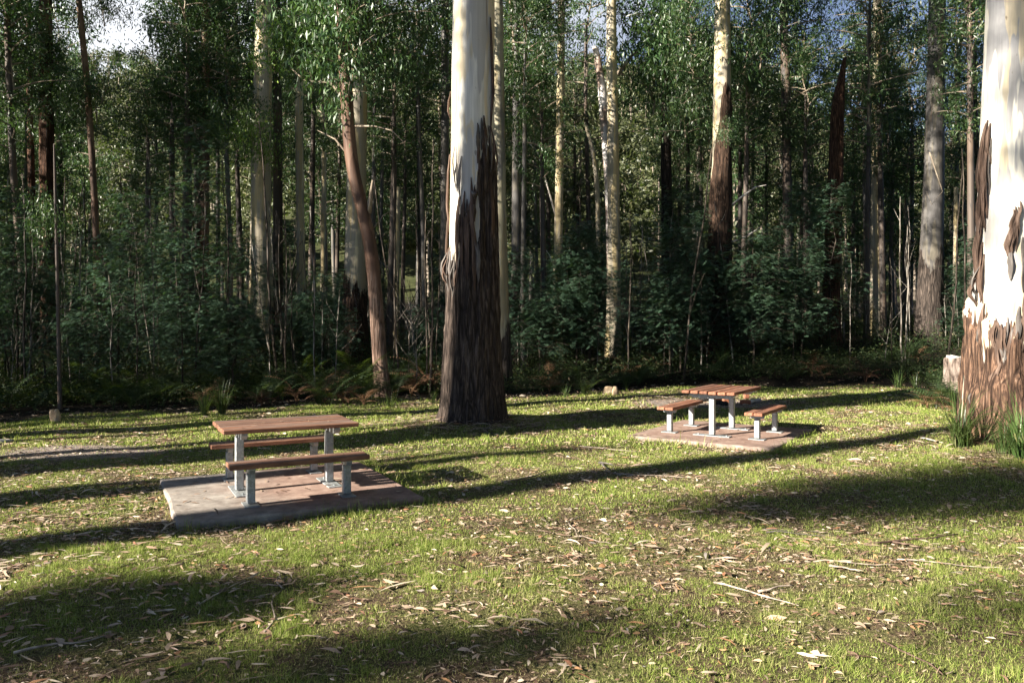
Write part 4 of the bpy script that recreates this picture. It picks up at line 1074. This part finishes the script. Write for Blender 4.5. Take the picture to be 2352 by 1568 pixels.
# ------------------------------------------------------------------ trees and added shade clumps outside the view, sunny side; their shadows cross the lawn
SD = np.array([.866, .5])
def ground_px(px, py):
    d = F * 2 / (py - HZ); return np.array([(px - CX) / F * d, d])
def lawn_tree(px, py, t, r, H, crowns, seed, lab='tall gum on the sunny side of the clearing, its shadow crossing the lawn'):
    p = ground_px(px, py) - SD * t
    gz = zgs(*p)
    root = empty('gum_tree', (p[0], p[1], gz), 0, lab, 'tree', 'gums on the sunny side of the clearing')
    me = trunk_mesh('trunk', [(0, 0, -.3), (.05, 0, H * .4), (0, .1, H)], [r * 1.15, r, r * .3], B_GREY, 14, 1.0, None, 0, .15, seed)
    link('trunk', me, root)
    rr = random.Random(seed)
    for (idx, z, s, ox, oy) in crowns: put_crown(root, idx, z, s, rr.uniform(0, 6), (ox, oy))
    return root
lawn_tree(1600, 1066, 27, .36, 30, ((0, 17, .8, 0, 0),), 801)
lawn_tree(300, 1065, 12, .30, 24, ((2, 12, .6, 0, 0),), 802)
lawn_tree(300, 1028, 13, .22, 10, ((8, 8, .3, 0, 0),), 803)
lawn_tree(300, 985, 14, .35, 26, ((0, 12, .8, 0, 0),), 804)
lawn_tree(1000, 1062, 17, .40, 9.0, ((8, 7.6, .25, 0, 0),), 805)
lawn_tree(250, 1120, 13, .25, 8.2, ((7, 7, .25, 0, 0),), 806)
lawn_tree(960, 996, 19, .45, 28, ((1, 17, .9, 0, 0),), 807)
def shade_clump(px, py, t, idx, s, seed, r=.07, n=2):
    """leafy clump on a hair-thin stem, added out of view to shade one lawn patch"""
    g = ground_px(px, py); p = g - SD * t; z = t * math.tan(SUN_EL)
    gz = zgs(*p)
    root = empty('gum_tree', (p[0], p[1], gz), 0, 'leafy clump on a hair-thin stem, added out of view to shade a patch of lawn', 'tree', 'leafy clumps added out of view to shade the lawn')
    me = trunk_mesh('trunk', [(0, 0, -.3), (.05, 0, z * .5), (0, .1, z)], [r, r * .8, r * .5], B_GREY, 8, 1.0, None, 0, .15, seed)
    link('trunk', me, root)
    cm, lm = idx if not isinstance(idx, int) else CROWNS[idx]
    hh = 2.2
    for q in (0, 2.2)[:n]:
        link('crown', cm, root, (0, 0, z - hh * s * .5), (0, 0, seed + q), s)
    link('limb', lm, root, (0, 0, z - hh * s * .5), (0, 0, seed), s)
for (px_, py_, t_, i_, s_, n_) in ((40, 1432, 17, 0, .5, 2), (180, 1424, 17.5, 1, .45, 2), (320, 1412, 17.5, 2, .42, 2), (430, 1402, 18, 0, .24, 2), (1600, 1172, 21, 1, .22, 1), (1740, 1160, 21.3, 2, .32, 1), (1870, 1146, 22, 0, .5, 2), (2050, 1132, 22.5, 1, .62, 2), (2220, 1122, 23, 2, .72, 2), (2400, 1112, 23.5, 0, .75, 2),
                                (100, 1560, 16, 0, .26, 1), (520, 1550, 17, 1, .36, 1), (800, 1535, 17.5, 2, .38, 1), (1060, 1492, 18, 1, .30, 1), (1300, 1480, 18, 0, .30, 1), (2335, 1400, 20, 0, .33, 1)):
    shade_clump(px_, py_, t_, SIDECR[i_], s_, int(px_), .009, n_)  # unseen leaf clumps added for their shade; stems too thin to cast a streak
def dapple_clump(target, t, i, sc, seed):
    """leafy clump on a hair-thin stem, added unseen between the sun and a point"""
    p = np.array(target[:2]) - SD * t; z = target[2] + t * math.tan(SUN_EL); gz = zgs(*p)
    root = empty('gum_tree', (p[0], p[1], gz), 0, 'leafy clump on a hair-thin stem, added out of view to dapple the massive peeling trunk', 'tree', 'leafy clumps added to dapple the peeling trunk')
    link('trunk', trunk_mesh('trunk', [(0, 0, -.3), (.05, 0, z * .5), (0, .1, z)], [.014, .013, .012], B_GREY, 8, 1.0, None, 0, .15, seed), root)
    cm, lm = SIDECR[i]
    for q in (0, 2.2): link('crown', cm, root, (0, 0, z - 1.1 * sc), (0, 0, seed + q), sc)
    link('limb', lm, root, (0, 0, z - 1.1 * sc), (0, 0, seed), sc)
for k, (a, z, t, sc) in enumerate(((7.9, 7.9, 24, .5), (8.2, 6.6, 25, .45), (8.6, 5.4, 25.5, .45), (8.3, 4.4, 26, .3))):
    dapple_clump((a, 12.4, z), t, k % 3, sc, 900 + k)  # leaves added out of view to dapple the trunk; stems thinned to cast nothing
RIM = [(-19.5, 10.2, 3.5, .9), (-20.5, 11.8, 3.0, .85), (-23, 13.5, 3.5, .9), (-18, 13.2, 2.5, .8)]
for px_ in (1190, 1300, 1410, 1530, 1650, 1780, 1920, 2050):
    d_ = float(lawn_edge((px_ - CX) / F)) + 1.3; x_ = (px_ - CX) / F * d_; t_ = (x_ + 19.5 + (px_ % 7) * .3) / .866
    RIM.append((x_ - .866 * t_, d_ - .5 * t_, .5 + .466 * t_ - 1.5, .52))
for (x, y, lo, sc) in RIM:
    hi = None
    gz = zgs(x, y)
    root = empty('gum_tree', (x, y, gz), 0, 'leafy gum at the sunny rim of the clearing, shading the lawn edge', 'tree', 'gums shading the lawn edge')
    link('trunk', trunk_mesh('trunk', [(0, 0, -.3), (.1, 0, 8), (0, .1, 17)], [.14, .11, .05], B_DARK, 8, 2.0, None, 0, .1, int(y * 10)), root)
    for z in (lo, hi):
        if z is not None: put_crown(root, 4 + int(y * 10) % 3, z, sc, y)
# the forest goes on beside the view
rng = random.Random(31)
for i in range(30):
    y = rng.uniform(16, 44); x = -(.66 * y + 3.5) - rng.random() ** 1.2 * 34
    idx = rng.choice([0, 1, 2, 3, 0, 1, 4]); s = rng.uniform(1.0, 1.5); r = rng.uniform(.12, .3)
    gz = zgs(x, y)
    root = empty('gum_tree', (x, y, gz), 0, 'forest gum on the flank of the clearing, beyond the edge of view', 'tree', 'forest gums on the flank of the clearing')
    link('trunk', trunk_mesh('trunk', [(0, 0, -.3), (.1, 0, 9), (0, .1, 20)], [r * 1.2, r, r * .4], LMATS[i % 5], 8, 2.0, None, 0, .1, i), root)
    put_crown(root, idx, rng.uniform(2, 6), s, rng.uniform(0, 6))
    if i % 4 == 0: put_crown(root, rng.choice([0, 1, 2, 3]), rng.uniform(11, 17), s * 1.1, rng.uniform(0, 6))

for i in range(64):
    a = R(rng.uniform(-75, 112)); rad_ = rng.uniform(9 if i % 2 else 17, 34)      # from straight behind to the right
    x, y = math.cos(a) * rad_ + 4, math.sin(a) * rad_ - 2
    if abs(x) < .66 * y + 5 or y > 2 and x < 0: x = .66 * abs(y) + 6 + rng.random() * 10
    gz = zgs(x, y); idx = rng.choice([0, 1, 2, 3]); s = rng.uniform(1.2, 1.7)
    root = empty('gum_tree', (x, y, gz), 0, 'forest gum on the shaded flank of the clearing, beyond the edge of view', 'tree', 'forest gums on the shaded flank of the clearing')
    link('trunk', trunk_mesh('trunk', [(0, 0, -.3), (.1, 0, 9), (0, .1, 22)], [.3, .25, .1], LMATS[i % 5], 8, 2.0, None, 0, .1, i), root)
    put_crown(root, idx, rng.uniform(2, 7), s, rng.uniform(0, 6)) if rad_ > 14 else None
    put_crown(root, rng.choice([0, 1, 2, 3]), rng.uniform(14, 18), s * 1.25, rng.uniform(0, 6))

# ------------------------------------------------------------------ stones, stump, fire remains, fallen wood
def stone(px, py, w, h, seed, label, mat=STONE, flat=.8, cleft=False):
    d = dpy(py); x = (px - CX) / F * d
    bm = bmesh_ico(3); V = []
    for v in bm[0]:
        v = Vector(v); n = mn.noise(v * 1.2 + Vector((seed, 0, 0))) * .28 + mn.noise(v * 3 + Vector((0, seed, 0))) * .09
        q = v * (1 + n)
        q = Vector((q.x, q.y, max(-.6, min(.85, q.z)))) 
        if cleft: q.z *= 1 - .35 * math.exp(-((q.x + .15) / .12) ** 2) * (1 if q.z > 0 else 0)
        V.append((q.x * w / 2, q.y * w / 2 * flat, (q.z + .5) * h / 1.35))
    mb = MB(); mb.add(V, bm[1]); o = mb.build('stone', mat, None, True)
    o.location = (x, d, zgs(x, d) - .03); o.rotation_euler = (0, 0, seed)
    return tag(o, label, 'stone')
import bmesh
def bmesh_ico(n):
    b = bmesh.new(); bmesh.ops.create_icosphere(b, subdivisions=n, radius=1)
    r = ([v.co[:] for v in b.verts], [tuple(v.index for v in f.verts) for f in b.faces]); b.free(); return r
stone(127, 969, .21, .27, .0, 'small upright sandy stone with a cleft, at the foot of the thin grey sapling', cleft=True)
stone(1398, 903, .30, .22, 3.1, 'brownish stone, the wider of two lying at the shaded lawn edge')
stone(1413, 907, .22, .25, 7.7, 'pale upright stone leaning on the wider brownish one')

def stump():
    d = 18.0; px = 2203; x = (px - CX) / F * d; gz = zgs(x, d)
    root = empty('tree_stump', (x, d, gz), 0, 'pale cut tree stump among ferns behind the massive peeling gum', 'stump')
    H = at(0, 820, d).z - gz
    me = trunk_mesh('bark', [(0, 0, -.2), (0, 0, H * .5), (0, 0, H)], [.36, .28, .25], STUMPB, 40, .04, lambda th, z: 1.0, .05, .3, 4, lump=.16)
    for k, v in enumerate(me.vertices):
        if v.co.z > H * .7: v.co.z += (v.co.z / H - .7) * (.28 * mn.noise(Vector((v.co.x * 5, v.co.y * 5, 2))) + .25 * v.co.x)
    link('bark', me, root)
    mb = MB(); n = 40
    V = [v.co[:] for v in me.vertices][-n:]
    mb.add(V + [(0, 0, H + .01)], [(k, (k + 1) % n, n) for k in range(n)]); mb.build('cut_face', DEADWOOD, root)
stump()

def log(name, p0, p1, r, mat, label, cat, seg=10, seed=0):
    mb = MB(); n = 7; P = []
    for k in range(n):
        t = k / (n - 1); q = Vector(p0).lerp(Vector(p1), t)
        q += Vector((mn.noise(Vector((t * 3, seed, 0))), mn.noise(Vector((t * 3, seed, 5))), .5 * mn.noise(Vector((t * 3, seed, 9))))) * r * .8
        P.append(q)
    mb.tube(P, [r * (1 + .25 * mn.noise(Vector((k, seed, 1)))) for k in range(n)], seg)
    return tag(mb.build(name, mat, None, True), label, cat)
def gp(px, py, lift=.02):
    d = dpy(py); x = (px - CX) / F * d; return Vector((x, d, zgs(x, d) + lift))
log('burnt_log', gp(1608, 918, .12), gp(1632, 922, .14), .13, CHAR, 'short black charred log lying behind the end-on table', 'log', seed=3)
log('burnt_log', gp(1634, 926, .05), gp(1668, 930, .05), .06, CHAR, 'thin black charred branch beside the short charred log', 'log', seed=8)
def brick(px, py, rz, L, label, lift=0):
    p = gp(px, py, .055 + lift); mb = MB(); mb.box((0, 0, 0), (L, .11, .10), bev=.008)
    o = mb.build('brick', BRICK); o.location = p; o.rotation_euler = (.05, .03, rz); tag(o, label, 'brick')
brick(1672, 923, .2, .26, 'red brick block lying between the posts behind the end-on table')
brick(1652, 919, .0, .34, 'darker red brick block beside the charred log', .0)
brick(1712, 926, .3, .24, 'red brick block farthest from the charred log')
brick(1714, 917, .2, .12, 'small upright half brick behind the farthest red block', .03)
log('split_timber', gp(1716, 925, .05), gp(1746, 922, .05), .05, DEADWOOD, 'pale split timber piece lying past the red bricks', 'wood', 6, 5)

def fallen(px0, py0, px1, py1, r, label, name='fallen_stick', mat=STICK, forks=(), flat=1.0, seed=0, bend=.05):
    mb = MB()
    def run(a, b, r0, r1, sd):
        P = []; n = 8
        A, B = gp(*a), gp(*b); side = (B - A).cross(Vector((0, 0, 1))).normalized(); L = (B - A).length
        for k in range(n):
            t = k / (n - 1); q = A.lerp(B, t) + side * L * bend * mn.noise(Vector((t * 2.2, sd, 3))) * 2
            q.z = zgs(q.x, q.y) + r0 * .8 + .012 + .02 * abs(mn.noise(Vector((t * 4, sd, 0)))); P.append(q)
        mb.tube(P, [r0 + (r1 - r0) * k / (n - 1) for k in range(n)], 6, flat, ax=(0, 0, 1))
    r *= .75
    run((px0, py0), (px1, py1), r, r * .4, seed)
    for i, (a, b, c, d_, rr) in enumerate(forks): run((a, b), (c, d_), rr, rr * .4, seed + i + 1)
    tag(mb.build(name, mat, None, True), label, 'branch' if name != 'bark_strip' else 'bark')
fallen(1640, 1336, 1835, 1388, .012, 'pale forked fallen stick in the sunny grass well before the end-on table', forks=((1741, 1357, 1822, 1345, .011),), seed=1)
fallen(608, 1462, 648, 1355, .010, 'dark crooked twig with thin side forks standing in the grass before the grey slab', forks=((648, 1355, 627, 1310, .008), (648, 1350, 580, 1348, .006), (645, 1345, 662, 1325, .005)), seed=2)
fallen(30, 1511, 267, 1474, .012, 'long thin grey stick at the lower corner of the lawn', seed=3)
fallen(460, 1400, 562, 1338, .010, 'straight brown stick near the dark crooked twig', seed=4)
fallen(867, 1046, 1113, 1018, .014, 'long dark bark ribbon lying between the two tables', mat=PEELGREY, flat=.4, seed=5, name='fallen_bark')
fallen(1332, 1024, 1464, 1039, .010, 'thin brown stick lying before the pinkish slab corner', seed=6)
fallen(1430, 1016, 1464, 997, .02, 'curved pale bark piece at the pinkish slab corner', mat=STICK, flat=.4, seed=7, name='fallen_bark')
fallen(1151, 1109, 1358, 1066, .010, 'long straight dark stick past the corner of the grey slab', mat=PEELGREY, seed=8)
fallen(1376, 1066, 1396, 1082, .03, 'curled pinkish bark flake beside the long straight stick', mat=PEELGREY, flat=.35, forks=((1378, 1064, 1408, 1072, .025),), seed=9, name='fallen_bark')
fallen(1408, 1092, 1580, 1100, .012, 'pale straight stick lying along the long tree shadow', seed=10)
fallen(1308, 1200, 1326, 1234, .010, 'small dark twig on the bare leafy patch of lawn', forks=((1310, 1198, 1340, 1190, .008), (1326, 1234, 1404, 1250, .007)), seed=11)
fallen(1754, 1224, 1914, 1230, .014, 'grey bark ribbon lying flat mid lawn between the two wide shadows', mat=PEELGREY, flat=.4, seed=12, forks=((1760, 1231, 1925, 1235, .010),), name='fallen_bark')
fallen(1868, 1297, 2068, 1305, .014, 'pale bark ribbon with a broad curled end on the sunny lawn', flat=.4, seed=13, forks=((1905, 1308, 1975, 1322, .02),), name='fallen_bark')
fallen(1984, 1256, 2200, 1228, .016, 'dark crooked branch lying toward the massive peeling gum', mat=PEEL, seed=14, forks=((2040, 1246, 2100, 1255, .012),))
fallen(2060, 1290, 2330, 1312, .008, 'very thin pale stick below the dark crooked branch', seed=15)
fallen(2118, 1016, 2166, 1027, .05, 'broad white bark flake lying before the massive peeling gum', mat=DEADWOOD, flat=.25, seed=16, name='fallen_bark')
fallen(2240, 1000, 2275, 1030, .02, 'grey stick leaning in the litter at the foot of the massive gum', mat=PEELGREY, seed=17)
fallen(2280, 1012, 2352, 985, .03, 'thick grey fallen branch against the foot of the massive gum', mat=PEELGREY, seed=18)
fallen(2030, 1470, 2170, 1545, .011, 'dark stick pointing toward the camera on the lawn', mat=PEEL, seed=20)
for k, (a, b, c, d_) in enumerate(((1440, 915, 1500, 903), (1470, 925, 1540, 908), (1500, 912, 1580, 918), (1540, 925, 1600, 920), (1560, 905, 1600, 912), (1700, 935, 1760, 925), (1690, 928, 1750, 938))):
    fallen(a, b, c, d_, .014, 'pale dry branch in the heap of sticks behind the end-on table', seed=30 + k, name='fallen_stick')
for o in COL.objects:
    if o.get('label') == 'pale dry branch in the heap of sticks behind the end-on table': o['group'] = 'dry branches behind the end-on table'
log('fallen_log', gp(650, 905, .3) + Vector((0, 1.5, 0)), gp(745, 800, .3) + Vector((0, -9, .9)), .04, STICK, 'thin dead branch leaning in the thicket beside the thick cream gum', 'branch', 6, 2)

# ------------------------------------------------------------------ lawn grass and leaf litter
rg = np.random.default_rng(3)
SLABS = [((-2.63, 9.19), .481, 2.507, 2.437), ((3.62, 13.65), .985, 2.507, 2.437), ((-9.45, 12.4), -.09, 2.5, 1.4)]
def on_slab(x, y, m=0.0):
    k = np.zeros(len(x), bool)
    for (c, a, sx_, sy_) in SLABS:
        u = (x - c[0]) * math.cos(a) + (y - c[1]) * math.sin(a); v = -(x - c[0]) * math.sin(a) + (y - c[1]) * math.cos(a)
        k |= (np.abs(u) < sx_ / 2 + m) & (np.abs(v) < sy_ / 2 + m)
    return k
def on_trunk(x, y):
    return ((x + .73) ** 2 + (y - 15) ** 2 < .75 ** 2) | ((x - 8.24) ** 2 + (y - 12.9) ** 2 < 1.1 ** 2)
def scatter(n, d0, d1, marg=2.2, over=0.):
    """even over the ground seen between two distances"""
    d = np.sqrt(rg.uniform(d0 ** 2, d1 ** 2, n))
    h = .66 * d + marg
    x = rg.uniform(-1, 1, n) * (.66 * d1 + marg)
    k = np.abs(x) < h
    x, d = x[k], d[k]
    e = lawn_edge(x / d) + over + .5 * np.sin(x * 1.3) * .6 + .2 * np.sin(x * 2.9 + 1)
    k = d < e
    return x[k], d[k]
def green_f(x, y):
    g = .36 * vnoise(x, y, 1.1, 1) + .40 * vnoise(x, y, .30, 2) + .24 * vnoise(x, y, .11, 4)
    return sstep(.31, .56, g + .05 * sstep(8, 14, y))
GV, GG = [], []
for (n, d0, d1, h, w) in ((520000, 3.7, 7.5, .026, .0023), (330000, 7.5, 12, .029, .0040), (250000, 12, 18, .035, .0085), (160000, 18, 26, .042, .013)):
    x, y = scatter(n, d0, d1)
    g = green_f(x, y)
    k = (rg.random(len(x)) < .40 + .60 * g) & ~on_slab(x, y, .01) & ~on_trunk(x, y) & (rg.random(len(x)) > bare_f(x, y) * .97)
    x, y, g = x[k], y[k], g[k]; m = len(x)
    z = zg(x, y) - .004
    tuft = 1 + 1.3 * sstep(.66, .80, vnoise(x, y, .16, 11)) * sstep(.45, .6, vnoise(x, y, 1.7, 12))
    a = rg.uniform(0, 2 * PI, m); hh = h * rg.uniform(.45, 1.35, m) * (.65 + .5 * g) * tuft * np.where(on_slab(x, y, .10), 2.4, 1); ww = w * rg.uniform(.7, 1.3, m)
    la = rg.uniform(0, 2 * PI, m); ln = hh * np.abs(rg.normal(.75, .65, m))
    B = np.stack([x, y, z], -1); s = np.stack([np.cos(a) * ww, np.sin(a) * ww, 0 * ww], -1)
    T = B + np.stack([np.cos(la) * ln, np.sin(la) * ln, hh * np.clip(1.1 - .45 * ln / hh, .35, 1.1)], -1)
    GV.append(np.stack([B - s, B + s, T], 1)); GG.append(np.repeat(np.clip(g + rg.normal(0, .16, m), 0, 1), 3))
GV = np.concatenate(GV).reshape(-1, 3); GG = np.concatenate(GG)
tag(link('grass', fast_mesh('grass', GV, np.arange(len(GV)).reshape(-1, 3), GRASS, attrs={'green': GG})), 'short patchy green grass of the clearing', 'grass', kind='stuff')

LV = []
def litter(n, d0, d1, L, w, dens_fn=None, over=1.2, zoff=.012, pts=None):
    if pts is None:
        x, y = scatter(n, d0, d1, 2.2, over)
        g = green_f(x, y)
        pr = .34 + .66 * (1 - g) ** 1.5
        k = (rg.random(len(x)) < pr) & ~on_slab(x, y, .0) & ~on_trunk(x, y)
        x, y = x[k], y[k]
    else: x, y = pts
    m = len(x); z = zg(x, y) + zoff * .5 + rg.uniform(0, .016, m)
    if pts is not None: z = np.full(m, ST + .006)
    l = L * np.exp(rg.normal(0, .45, m)); ww = w * np.exp(rg.normal(0, .4, m))
    a = rg.uniform(0, 2 * PI, m); d = np.stack([np.cos(a), np.sin(a), rg.normal(0, .10, m) * (1 if pts is None else .0)], -1)
    s = np.stack([-np.sin(a), np.cos(a), 0 * a], -1); roll = rg.normal(0, .5 if pts is None else .15, m)
    s = s * np.cos(roll)[:, None] + np.array([0, 0, 1.]) * np.sin(roll)[:, None]
    bend = rg.normal(0, .35, m); arch = np.abs(rg.normal(.0, .22, m)); tw = rg.normal(0, .5, m)
    P = np.stack([x, y, z], -1); rows = []
    for j, (t, wf) in enumerate(((-.5, .12), (-.2, .95), (.18, .85), (.5, .06))):
        c = P + d * (l * t)[:, None] + s * (bend * l * (t * t - .1))[:, None] * .8 + np.array([0, 0, 1.]) * (arch * l * (.25 - t * t) + tw * 0)[:, None]
        sj = s + np.array([0, 0, 1.]) * (tw * t * 1.2)[:, None]
        rows += [c - sj * (ww * wf * .5)[:, None], c + sj * (ww * wf * .5)[:, None]]
    V8 = np.stack(rows, 1)
    LV.append(V8)
litter(14000, 3.7, 8, .058, .0140)
litter(19000, 8, 14, .064, .018)
litter(22000, 14, 27, .09, .026)
litter(110000, 3.7, 12, .032, .0060)          # bits of twig and torn leaf
litter(30000, 12, 22, .055, .014)
# denser round the feet of the two big trunks and on the bare patches
for (cx_, cy_, r0, r1, n) in ((-.73, 15, .6, 1.6, 900), (8.24, 12.9, 1.0, 2.2, 1200), (-6.4, 11.9, 0, 1.6, 420), (4.7, 18.9, 0, 2.0, 1500), (1.75, 7.4, 0, 1.2, 260), (-3.6, 8.1, .2, 1.1, 300), (-1.0, 5.0, 0, 1.8, 260), (-3.2, 5.4, 0, 1.6, 420), (-4.6, 7.6, 0, 1.4, 500), (-4.9, 9.6, 0, 1.0, 300)):
    rad = np.sqrt(rg.uniform(r0 ** 2, r1 ** 2, n)); a = rg.uniform(0, 2 * PI, n)
    x, y = cx_ + rad * np.cos(a) * 1.3, cy_ + rad * np.sin(a)
    k = ~on_slab(x, y) & ~on_trunk(x, y)
    xx, yy = x[k], y[k]
    m = len(xx)
    old = zg
    litter(0, 0, 0, .09, .02, pts=None) if False else None
    zz = zg(xx, yy)
    # laid like the rest of the litter
    l0 = len(LV); litter(0, 0, 0, .09, .02, pts=(xx, yy)); LV[l0][:, :, 2] += (zz + .012 + rg.uniform(0, .02, m) - ST - .006)[:, None]
for (c, a, n) in (((-2.63, 9.19), .481, 85), ((3.62, 13.65), .985, 60)):
    u, v = rg.uniform(-1.22, 1.22, n), rg.uniform(-1.19, 1.19, n)
    litter(0, 0, 0, .085, .016, pts=(c[0] + u * math.cos(a) - v * math.sin(a), c[1] + u * math.sin(a) + v * math.cos(a)))
for (cx_, cy_, r0, r1, n) in ((-.73, 15, .55, 1.25, 500), (8.3, 12.9, .8, 1.9, 420)):
    rad = np.sqrt(rg.uniform(r0 ** 2, r1 ** 2, n)); a = rg.uniform(0, 2 * PI, n); x, y = cx_ + rad * np.cos(a) * 1.15, cy_ + rad * np.sin(a)
    l0 = len(LV); litter(0, 0, 0, .22, .018, pts=(x, y)); LV[l0][:, :, 2] += (zg(x, y) + .015 + rg.uniform(0, .04, n) - ST - .006)[:, None]
for (c, a, n, hx, hy, z, off) in (((-2.627, 9.193), .481, 16, .72, .43, .755, 0), ((3.62, 13.646), .985, 5, .72, .43, .755, 0), ((-2.627, 9.193), .481, 7, .7, .12, .451, -.748), ((-2.627, 9.193), .481, 3, .7, .12, .451, .748)):
    u, v = rg.uniform(-hx, hx, n), rg.uniform(-hy, hy, n) + off
    l0 = len(LV); litter(0, 0, 0, .08, .014, pts=(c[0] + u * math.cos(a) - v * math.sin(a), c[1] + u * math.sin(a) + v * math.cos(a))); LV[l0][:, :, 2] += z + .004
LV = np.concatenate(LV); nlv = len(LV)
base = (np.arange(nlv) * 8)[:, None, None]
FQ = (np.array([[0, 1, 3, 2], [2, 3, 5, 4], [4, 5, 7, 6]])[None] + base).reshape(-1, 4)
tag(link('leaf_litter', fast_mesh('leaf_litter', LV.reshape(-1, 3), FQ, LITTER, smooth=False)), 'dry curled gum leaves and twigs scattered over the lawn', 'leaf litter', kind='stuff')
